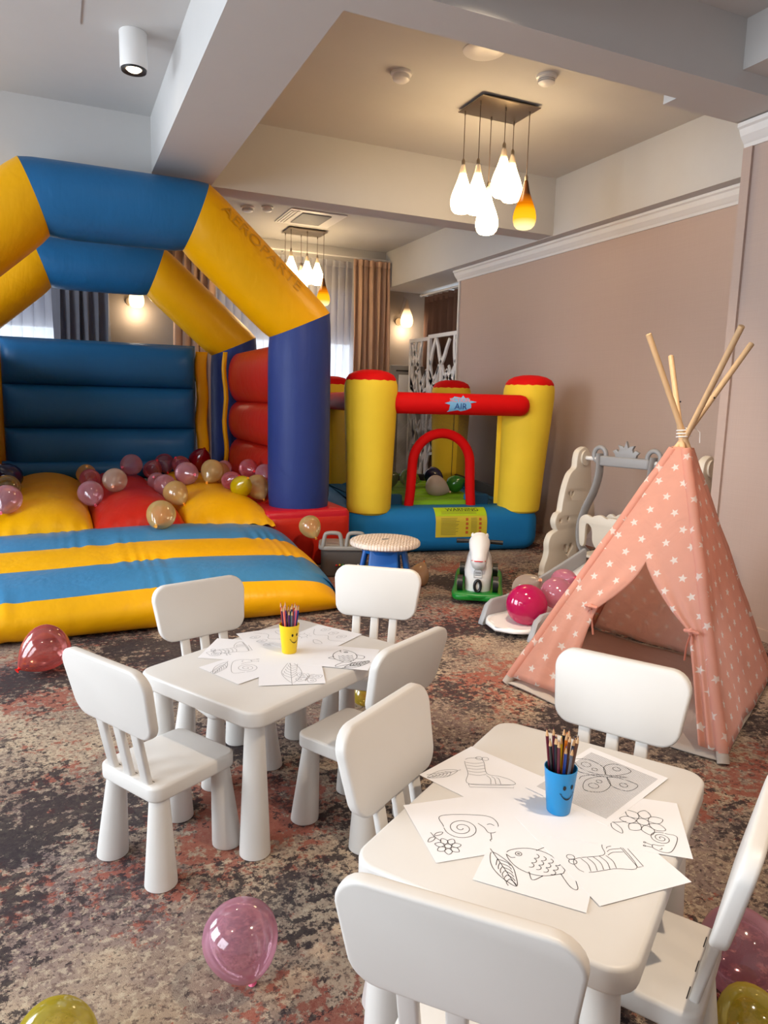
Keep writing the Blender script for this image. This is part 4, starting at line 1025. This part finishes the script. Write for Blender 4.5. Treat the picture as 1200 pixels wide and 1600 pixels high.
link_mesh('bar_sleeve', rbox(.19, .62, -.012, .072, .905, .985, .02), 'greyplastic', sw)
crown_p = [(-.1, 0), (-.105, .035), (-.13, .06), (-.1, .075), (-.075, .05), (-.06, .085), (-.075, .115), (-.04, .11), (-.02, .09), (0, .145), (.02, .09), (.04, .11), (.075, .115), (.06, .085), (.075, .05), (.1, .075), (.13, .06), (.105, .035), (.1, 0)]
g = plate([crown_p], .03, .005); link_mesh('crown', ([(.405+x*.85, .03+z, .975+y*.85) for x, y, z in g[0]], g[1]), 'greyplastic', sw)
for x, s in ((.17, 1), (.64, -1)):
    pth = smooth_open([(x, .03, 1.0), (x+.01*s, .02, .85), (x-.005*s, -.01, .7), (x-.05*s, -.05, .55), (x-.07*s, -.08, .4), (x-.05*s, -.08, .25), (x+.02*s, -.06, .17)], 5)
    h = link_mesh('hanger', tube(pth, .05, 14, flat=.4, upv=(0, 1, 0)), 'greyplastic', sw)
    link_mesh('hanger_loop', tube([(x+.055*math.cos(t), .03, .99+.06*math.sin(t)+.0) for t in [2*PI*k/18 for k in range(18)]], .019, 10, closed=True), 'greyplastic', h)
link_mesh('swing_seat', slab(rr(.40, .34, .06, 5), .19, .215, .01), 'cream', sw).location = (.405, -.07, 0)
earp = smooth_closed([(-.19, .0), (-.205, .14), (-.195, .2), (-.15, .225), (-.1, .21), (-.07, .225), (-.02, .235), (.03, .215), (.07, .225), (.13, .22), (.19, .2), (.2, .12), (.16, .06), (.1, -.01), (.0, -.04), (-.07, .02), (-.085, .12), (-.12, .165), (-.155, .15), (-.16, .0)], 4)
g = plate([earp], .035, .008); link_mesh('seat_guard', ([(.405+x, -.22+z, .30+y) for x, y, z in g[0]], g[1]), 'cream', sw)
link_mesh('seat_back', ([(.405+x*.8, .08+z, .26+y*1.1) for x, y, z in g[0]], g[1]), 'cream', sw)

sl = root('toddler_slide', 'white toddler slide foot with grey side rails holding balloons', 'slide', (2.40, 3.50, 0), math.radians(12))
def chute_z(x): return .03+(max(0, x-.22)**1.2)*.31
def cfn(u, v):
    x = -.06+1.06*u; hw = .185 if x > .1 else (.185*max(0, 1-((.1-x)/.16)**2)**.5)
    y = hw*(2*v-1); return (x, y, chute_z(x)+.012*(2*v-1)**4)
o = link_mesh('chute', grid(cfn, 30, 12), 'whitepl', sl); sm = o.modifiers.new('thick', 'SOLIDIFY'); sm.thickness = .026; sm.offset = -1
for sy in (1, -1):
    top, bot = [], []
    N = 22
    V, F = [], []
    for k in range(N+1):
        x = .02+.98*k/N; hgt = .13*(max(0, 1-max(0, (.14-x)/.12)**2))**.5; z0 = chute_z(x)-.025; z1 = chute_z(x)+hgt
        for yy, zz in ((.185, max(0, z0)), (.185, z1-.012), (.193, z1), (.215, z1), (.224, z1-.012), (.224, max(0, z0))): V.append((x, sy*yy, zz))
    for k in range(N):
        for i in range(6): F.append((6*k+i, 6*k+(i+1) % 6, 6*k+6+(i+1) % 6, 6*k+6+i))
    F += [tuple(range(6)), tuple(range(6*N, 6*N+6))]
    link_mesh('side_rail', (V, F), 'greyplastic', sl)
link_mesh('support', merge(rbox(.86, .98, -.18, .18, 0, .22, .03), ), 'whitepl', sl)

# ================================================================== HOBBY HORSE ON A GREEN ROCKER
H = root('rocking_horse', 'white ride-on horse with black handlebar on a green rocker', 'rocking horse', (2.785, 4.40, 0), math.atan2(-.84, -.54))
# local x: forward (towards the viewer), y: left
link_mesh('rocker_base', slab(smooth_closed([(.34, -.165), (.36, 0), (.34, .165), (.0, .175), (-.42, .175), (-.52, .12), (-.54, 0), (-.52, -.12), (-.42, -.175), (0, -.175)], 5), .028, .072, .016), 'greenpl', H)
link_mesh('rocker_lip', tube([(.335, -.15, .062), (.352, 0, .062), (.335, .15, .062)], .022, 10), 'greenpl', H)
for sy in (-1, 1): link_mesh('runner', tube([(-.3, sy*.12, .036), (-.12, sy*.12, .018), (.12, sy*.12, .018), (.3, sy*.12, .036)], .017, 8), 'greenpl', H)
def loft(secs, n=20):
    V, F = [], []
    for cx, cz, ry, rz, tx in secs:
        V += [(cx+tx*math.sin(2*PI*i/n)*rz, ry*math.cos(2*PI*i/n), cz+rz*math.sin(2*PI*i/n)) for i in range(n)]
    for k in range(len(secs)-1):
        for i in range(n): F.append((k*n+i, k*n+(i+1) % n, (k+1)*n+(i+1) % n, (k+1)*n+i))
    F += [tuple(reversed(range(n))), tuple(range((len(secs)-1)*n, len(secs)*n))]; return V, F
link_mesh('body', loft([(-.27, .22, .03, .05, 0), (-.25, .21, .075, .095, 0), (-.16, .2, .095, .12, 0), (0, .19, .098, .115, 0), (.12, .19, .1, .12, 0), (.2, .18, .092, .11, 0), (.235, .17, .07, .09, 0), (.25, .17, .03, .05, 0)]), 'whitepl', H)
def vloft(secs, n=20):
    V, F = [], []
    for cx, cz, rx, ry in secs: V += [(cx+rx*math.cos(2*PI*i/n), ry*math.sin(2*PI*i/n), cz) for i in range(n)]
    for k in range(len(secs)-1):
        for i in range(n): F.append((k*n+i, k*n+(i+1) % n, (k+1)*n+(i+1) % n, (k+1)*n+i))
    F += [tuple(reversed(range(n))), tuple(range((len(secs)-1)*n, len(secs)*n))]; return V, F
link_mesh('chest', vloft([(.2, .07, .07, .09), (.205, .12, .072, .092), (.19, .2, .085, .096), (.165, .27, .09, .085), (.15, .33, .085, .07), (.15, .385, .075, .062), (.16, .42, .06, .05), (.165, .435, .03, .028)]), 'whitepl', H)
hd = link_mesh('head', loft([(.10, .4, .03, .03, 0), (.12, .41, .066, .058, 0), (.18, .405, .074, .066, .1), (.23, .37, .068, .062, .35), (.275, .325, .055, .05, .5), (.30, .295, .055, .05, .6), (.32, .275, .046, .042, .6), (.33, .265, .018, .018, .6)]), 'whitepl', H)
link_mesh('forelock', loft([(.13, .452, .02, .012, 0), (.16, .46, .042, .016, 0), (.205, .44, .04, .018, .3), (.245, .405, .03, .012, .5), (.26, .392, .01, .006, .5)]), 'whitepl', hd)
for sy in (-1, 1):
    link_mesh('eye', loft([(.238, .366, .004, .004, 0), (.24, .366, .008, .013, 0), (.243, .366, .004, .006, 0)]), 'blackpl', hd).location = (.004, sy*.052, 0)
    link_mesh('ear', tube([(.135, sy*.04, .43), (.128, sy*.05, .452), (.12, sy*.052, .462)], [.016, .014, .005], 8), 'whitepl', hd)
    link_mesh('handlebar', tube([(.1, sy*.05, .4), (.095, sy*.11, .398), (.095, sy*.165, .396)], [.014, .016, .016], 10), 'blackpl', H)
    for xx in (.235, -.2):
        w = link_mesh('wheel', tube([(xx, sy*.105, .125), (xx, sy*.142, .125)], .055, 20), 'blackpl', H)
        link_mesh('hubcap', tube([(xx, sy*.14, .125), (xx, sy*.146, .125)], .022, 12), 'tub', w)
link_mesh('bridle', tube([(.318, -.047, .305), (.345, -.02, .305), (.35, 0, .307), (.345, .02, .305), (.318, .047, .305)], .0035, 6), 'bred', H)
link_mesh('front_hook', tube([(.285, .022*math.cos(t), .118+.04*math.sin(t)) for t in [2*PI*k/16 for k in range(16)]], .010, 8, closed=True), 'blackpl', H)
bad = [tube([(.277, p, .205+q) for p, q in [(-.028, -.03), (-.028, .012), (-.02, .026), (0, .034), (.02, .026), (.028, .012), (.028, -.03)]], .002, 5, closed=True)]+[tube([(.278, -.02, .205+k), (.278, .02, .205+k)], .002, 5) for k in (-.012, 0, .008)]
link_mesh('badge', merge(*bad), 'tub', H)['label'] = 'grey outlined badge'

# ================================================================== STOOL, TUB, SCREEN, CABINET
st = root('step_stool', 'round stool with ribbed cream top and blue plastic legs', 'stool', (2.07, 4.50, 0), .3)
link_mesh('stool_top', lathe([(.01, .372), (.2, .37), (.235, .376), (.247, .386), (.247, .404), (.24, .414), (.232, .417), (.01, .417)], 48), 'stooltop', st)
rb = merge(*[rbox(-math.sqrt(max(.001, .215**2-y*y)), math.sqrt(max(.001, .215**2-y*y)), y-.006, y+.006, .414, .4205, .005) for y in [-.2+.025*k for k in range(17)]])
link_mesh('top_ribs', rb, 'stooltop', st)['kind'] = 'stuff'
link_mesh('carry_slot', rbox(-.03, .03, -.008, .008, .419, .4212, .007), 'tub', st)
for k in range(4):
    a = PI/4+PI/2*k; V, F = slab(rr(.24, .035, .015, 3), 0, .375, .008)
    V = [(x*(1-.2*z/.375), y+.2-.075*z/.375, z) for x, y, z in V]
    V = [(x*math.cos(a)-y*math.sin(a), x*math.sin(a)+y*math.cos(a), z) for x, y, z in V]
    link_mesh('leg', (V, F), 'bluepl', st)
link_mesh('apron', lathe([(.145, .335), (.16, .335), (.17, .372), (.145, .372)], 32, False), 'bluepl', st)

tb = root('storage_tub', 'dark grey plastic tub with pale rim and loop handle beside the castle', 'tub', (2.06, 5.27, 0), -.35)
link_mesh('body', slab(rr(.36, .3, .06, 5), 0, .24, .02), 'tubdark', tb)
link_mesh('rim', slab(rr(.4, .34, .07, 5), .215, .25, .012), 'tub', tb)
for sx in (-1, 1):
    link_mesh('handle', tube(smooth_open([(sx*.09-.075, -.15, .235), (sx*.09-.06, -.15, .33), (sx*.09-.035, -.15, .352), (sx*.09+.035, -.15, .352), (sx*.09+.06, -.15, .33), (sx*.09+.075, -.15, .235)], 4), .016, 10), 'tub', tb)
BC = {'red': (200, 40, 40), 'yellow': (230, 190, 40), 'green': (60, 140, 60), 'white': (230, 226, 220)}
for k, v in BC.items(): M['bead_'+k] = plain('bead_'+k, v, .4)
gb = root('bead_string', 'string of tiny coloured beads along the grey tub', 'beads', (2.1, 5.08, .1), -.35)
for k in range(14): link_mesh('bead', mv(lathe([(.002, -.008), (.008, -.004), (.008, .004), (.002, .008)], 8), -.16+.024*k, -.0, .004*math.sin(k)), 'bead_'+['red', 'yellow', 'green', 'white'][k % 4], gb)

def fret(lab, y0, y1, zt, x, seed):
    r = root('openwork_screen', lab, 'screen', (x, (y0+y1)/2, 0)); o = r.location; L = y1-y0; rnd = random.Random(seed)
    T = .02
    link_mesh('frame', merge(box(x-T, x+T, y0, y0+.05, 0, zt), box(x-T, x+T, y1-.05, y1, 0, zt), box(x-T, x+T, y0+.05, y1-.05, zt-.05, zt), box(x-T, x+T, y0+.05, y1-.05, 0, .06)), 'fret', r, o, False)
    def branch(p, ang, ln, w, depth):
        """flat tapering tree branch in the (y,z) plane, forking upwards"""
        pts = [p]; a = ang; n = 5
        for k in range(n):
            a += rnd.uniform(-.16, .16); q = pts[-1]; pts.append((q[0]+ln/n*math.sin(a), q[1]+ln/n*math.cos(a)))
        V, F = [], []; P = smooth_open(pts, 3); K = len(P)
        for k, q in enumerate(P):
            b = P[min(K-1, k+1)]; c = P[max(0, k-1)]; dy, dz = b[0]-c[0], b[1]-c[1]; l = math.hypot(dy, dz) or 1
            ww = w*(1-.4*k/K)/2
            for xx in (x-.012, x+.012):
                for s in (-1, 1): V.append((xx, min(y1-.03, max(y0+.03, q[0]+s*ww*-dz/l*-1)), min(zt-.03, max(.05, q[1]+s*ww*dy/l*-1))))
        for k in range(K-1):
            i = 4*k; j = i+4; F += [(i, i+1, j+1, j), (i+2, j+2, j+3, i+3), (i, j, j+2, i+2), (i+1, i+3, j+3, j+1)]
        G = [(V, F)]; e = pts[-1]
        if depth and e[1] < zt-.1:
            G += branch(e, a+rnd.uniform(.35, .6), ln*.85, w*.75, depth-1); G += branch(e, a-rnd.uniform(.35, .6), ln*.85, w*.75, depth-1)
            m = pts[2]; G += branch(m, a+rnd.choice((-1, 1))*.9, ln*.6, w*.6, 0)
        return G
    k = max(2, round(L/.3))
    for i in range(k):
        for j, zz in enumerate((.05, .75, 1.45)):
            g = branch((y0+L*(i+.5)/k+.06*(-1)**j, zz), rnd.uniform(-.2, .2), .46, .095, 2)
            link_mesh('branch', merge(*g), 'fret', r, o, False)
fret('nearer leaf of the white openwork screen with branching tree cut-outs', 8.38, 9.28, 2.32, 4.88, 4)
fret('farther leaf of the white openwork screen with branching tree cut-outs', 9.29, 9.92, 2.30, 4.90, 9)
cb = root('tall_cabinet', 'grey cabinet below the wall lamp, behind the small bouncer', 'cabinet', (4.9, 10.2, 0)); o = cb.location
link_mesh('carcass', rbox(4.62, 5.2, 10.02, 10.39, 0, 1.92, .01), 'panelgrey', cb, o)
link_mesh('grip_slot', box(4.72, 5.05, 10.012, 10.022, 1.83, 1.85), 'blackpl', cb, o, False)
link_mesh('door', rbox(4.76, 5.16, 10.0, 10.02, .1, 1.78, .008), 'fret', cb, o)  # bright window light put in as a white panel on the cabinet front

# ================================================================== BALLOONS
BM = {'pink': (244, 182, 200), 'rose': (232, 120, 136), 'gold': (252, 216, 140), 'champagne': (240, 216, 196), 'darkred': (150, 6, 26), 'yellow': (240, 210, 10), 'navy': (44, 52, 110),
      'olive': (196, 170, 80), 'tan': (222, 176, 134), 'red': (232, 110, 104), 'magenta': (232, 20, 110), 'candy': (240, 150, 176), 'green': (60, 150, 50), 'lime': (176, 196, 60), 'moss': (120, 140, 50), 'silver': (236, 220, 216), 'orchid': (236, 164, 190), 'lemon': (232, 212, 40)}
OPQ = {'gold': .45, 'tan': .6, 'champagne': .45, 'silver': .7, 'darkred': .95, 'yellow': .9, 'navy': .9, 'magenta': .93, 'green': .85, 'red': .3, 'orchid': .26, 'moss': .85, 'candy': .7}
for k, v in BM.items(): M['balloon_'+k] = balloon_mat('balloon_'+k, v, OPQ.get(k, .34)); M['knot_'+k] = plain('knot_'+k, tuple(int(255*(q/255)**2.2) if q < max(v) else q for q in v), .3)
BPR = [(.004, -1.30), (.10, -1.255), (.22, -1.17), (.40, -1.0), (.60, -.78), (.78, -.52), (.91, -.24), (.985, .04), (1.0, .24), (.97, .46), (.87, .68), (.70, .86), (.47, .985), (.22, 1.05), (.004, 1.065)]
BMESH = {}
def balloon(colr, x, y, z, r, tilt, az, lab, grp='loose party balloons'):
    """centre of the round part at (x,y,z), neck leaning 'tilt' from straight down towards azimuth az"""
    if colr not in BMESH:
        b = link_mesh('balloon', lathe(BPR, 32, False), 'balloon_'+colr); b['category'] = 'balloon'
        kn = link_mesh('knot', merge(lathe([(.10, -1.25), (.055, -1.29), (.075, -1.31), (.05, -1.335)], 12), lathe([(.05, -1.33), (.11, -1.39), (.12, -1.40), (.02, -1.37)], 12)), 'knot_'+colr, b)
        BMESH[colr] = b
    else: b = copy_tree(BMESH[colr])
    ax = -Vector((math.cos(az)*math.sin(tilt), math.sin(az)*math.sin(tilt), -math.cos(tilt)))
    b.scale = (r, r, r); b.rotation_mode = 'QUATERNION'; b.rotation_quaternion = ax.to_track_quat('Z', 'Y')
    b.location = (x, y, z); b['label'] = lab; b['group'] = grp
D = math.radians
CB = 'balloons on the bed of the bouncy castle'
TOCAM = -1.75                                # azimuth from the castle bed towards the viewer
for c, x, y, z, r, tl, lab in (
    ('pink', .235, 6.2, .575, .100, 1.0, 'pink balloon between the left yellow and the red bed tube, lowest of its three'),
    ('rose', .257, 6.95, .61, .092, 1.3, 'rose balloon squeezed behind the lowest pink balloon on the castle bed'),
    ('gold', .245, 7.35, .63, .092, 2.2, 'gold balloon peeping over the rose one on the left yellow bed tube'),
    ('champagne', .425, 6.33, .665, .100, 1.35, 'clear champagne balloon on the left shoulder of the red bed tube'),
    ('pink', .655, 7.5, .69, .105, 1.5, 'pink balloon highest on the red bed tube before the blue wall'),
    ('rose', .895, 7.74, .625, .095, 2.4, 'rose balloon just right of the highest pink one at the blue wall'),
    ('rose', 1.035, 7.9, .66, .100, .9, 'rose balloon touching the blue back wall in the middle of the row'),
    ('rose', 1.165, 7.68, .675, .094, 2.2, 'rose balloon at the back, next to the dark red balloon'),
    ('pink', .84, 6.98, .58, .090, 2.0, 'small pink balloon half hidden in the right valley of the red tube'),
    ('pink', .87, 6.62, .575, .098, 1.1, 'pink balloon in the right valley of the red tube, above the gold one'),
    ('pink', 1.08, 6.72, .675, .106, 1.6, 'large pink balloon at the top of the right yellow bed tube'),
    ('gold', .885, 6.08, .575, .100, 1.0, 'gold balloon at the foot of the right yellow bed tube'),
    ('gold', .67, 5.40, .505, .106, 1.2, 'big gold balloon lying on the blue stripe of the castle step'),
    ('darkred', 1.38, 7.75, .72, .118, 2.4, 'dark red balloon below the yellow strip in the castle corner'),
    ('gold', 1.295, 6.69, .69, .105, .9, 'gold balloon on the crown of the right yellow bed tube'),
    ('tan', 1.41, 6.85, .66, .095, 1.0, 'peach balloon tucked behind the gold balloon on the right tube'),
    ('rose', 1.40, 6.32, .65, .085, 2.0, 'rose balloon behind the opaque yellow balloon on the right tube'),
    ('yellow', 1.42, 6.03, .635, .092, 2.2, 'opaque yellow balloon beside the navy front pillar'),
    ('gold', 1.585, 6.15, .60, .104, .8, 'gold balloon pressed against the navy front pillar'),
    ('rose', 1.60, 6.5, .73, .09, 1.5, 'rose balloon on top of the pile beside the navy pillar'),
    ('pink', 1.70, 6.33, .70, .085, 1.3, 'pink balloon half hidden by the navy pillar'),
    ('pink', 1.50, 7.15, .68, .075, 1.5, 'small pink balloon peeping behind the peach one'),
    ('pink', -.345, 5.76, .605, .101, 1.0, 'pink balloon at the left picture edge on the yellow bed tube'),
    ('olive', -.385, 6.3, .625, .108, 1.6, 'olive gold balloon behind the pink one at the left picture edge'),
    ('navy', -.40, 6.95, .66, .115, 2.2, 'navy balloon at the left picture edge under the castle wall')):
    balloon(c, x, y, z, r, tl, TOCAM+.6*math.sin(x*37), lab, CB)
balloon('gold', 1.80, 5.33, .375, .087, .9, -1.4, 'gold balloon caught between the castle step and the red corner block')
balloon('tan', 2.455, 4.71, .085, .082, 2.6, .4, 'tan balloon on the carpet right of the round stool')
balloon('red', -.10, 3.80, .115, .113, 1.15, -2.55, 'see-through red balloon on the carpet before the castle step')
balloon('orchid', .345, 1.49, .121, .087, .22, 0.2, 'large see-through pink balloon on the carpet nearest the viewer')
balloon('lemon', -.06, 1.40, .085, .082, 1.7, -2.2, 'yellow balloon cut off by the bottom left picture corner')
balloon('orchid', 1.44, 1.02, .1, .1, 1.3, -.6, 'see-through pink balloon at the bottom right behind the chair')
balloon('lemon', 1.305, .885, .078, .076, 1.5, -1.0, 'yellow balloon cut off by the bottom right picture corner')
balloon('lemon', 1.235, 2.86, .06, .058, 2.8, 1.0, 'small yellow balloon on the carpet under the far chair')
SB = 'balloons heaped on the slide foot'
balloon('magenta', 2.58, 3.515, .165, .125, 1.3, 1.0, 'glossy magenta balloon in front on the slide foot', SB)
balloon('candy', 2.795, 3.50, .215, .098, .9, .6, 'opaque pink balloon leaning on the tent beside the magenta one', SB)
balloon('champagne', 2.74, 3.72, .205, .098, 2.2, -1.5, 'clear champagne balloon behind the magenta one by the slide', SB)
balloon('candy', 2.98, 3.66, .245, .085, 2.0, -1.6, 'pink balloon highest behind the slide, against the swing board', SB)
def inb(lx, ly): a = math.radians(-10.65); return 2.344+lx*math.cos(a)-ly*math.sin(a), 5.868+lx*math.sin(a)+ly*math.cos(a)
IB = 'balloons inside the small bouncer'
for c, lx, ly, z, r, tl, az, lab in (('moss', .66, 1.22, .555, .105, 2.0, -1.0, 'moss green balloon inside the bouncer at the left behind the yellow post'), ('lime', .93, 1.35, .55, .1, 1.4, -1.0, 'lime balloon inside the bouncer seen left in the red hoop'),
    ('navy', 1.16, 1.2, .585, .098, 1.3, -1.2, 'navy balloon with pale sheen behind the silver one in the bouncer'), ('silver', 1.04, .72, .535, .108, 1.2, -.5, 'silvery balloon lying in the doorway of the bouncer'), ('green', 1.29, .85, .55, .09, 2.0, -1.0, 'bright green balloon right in the doorway of the bouncer')):
    x, y = inb(lx, ly); balloon(c, x, y, z, r, tl, az, lab, IB)
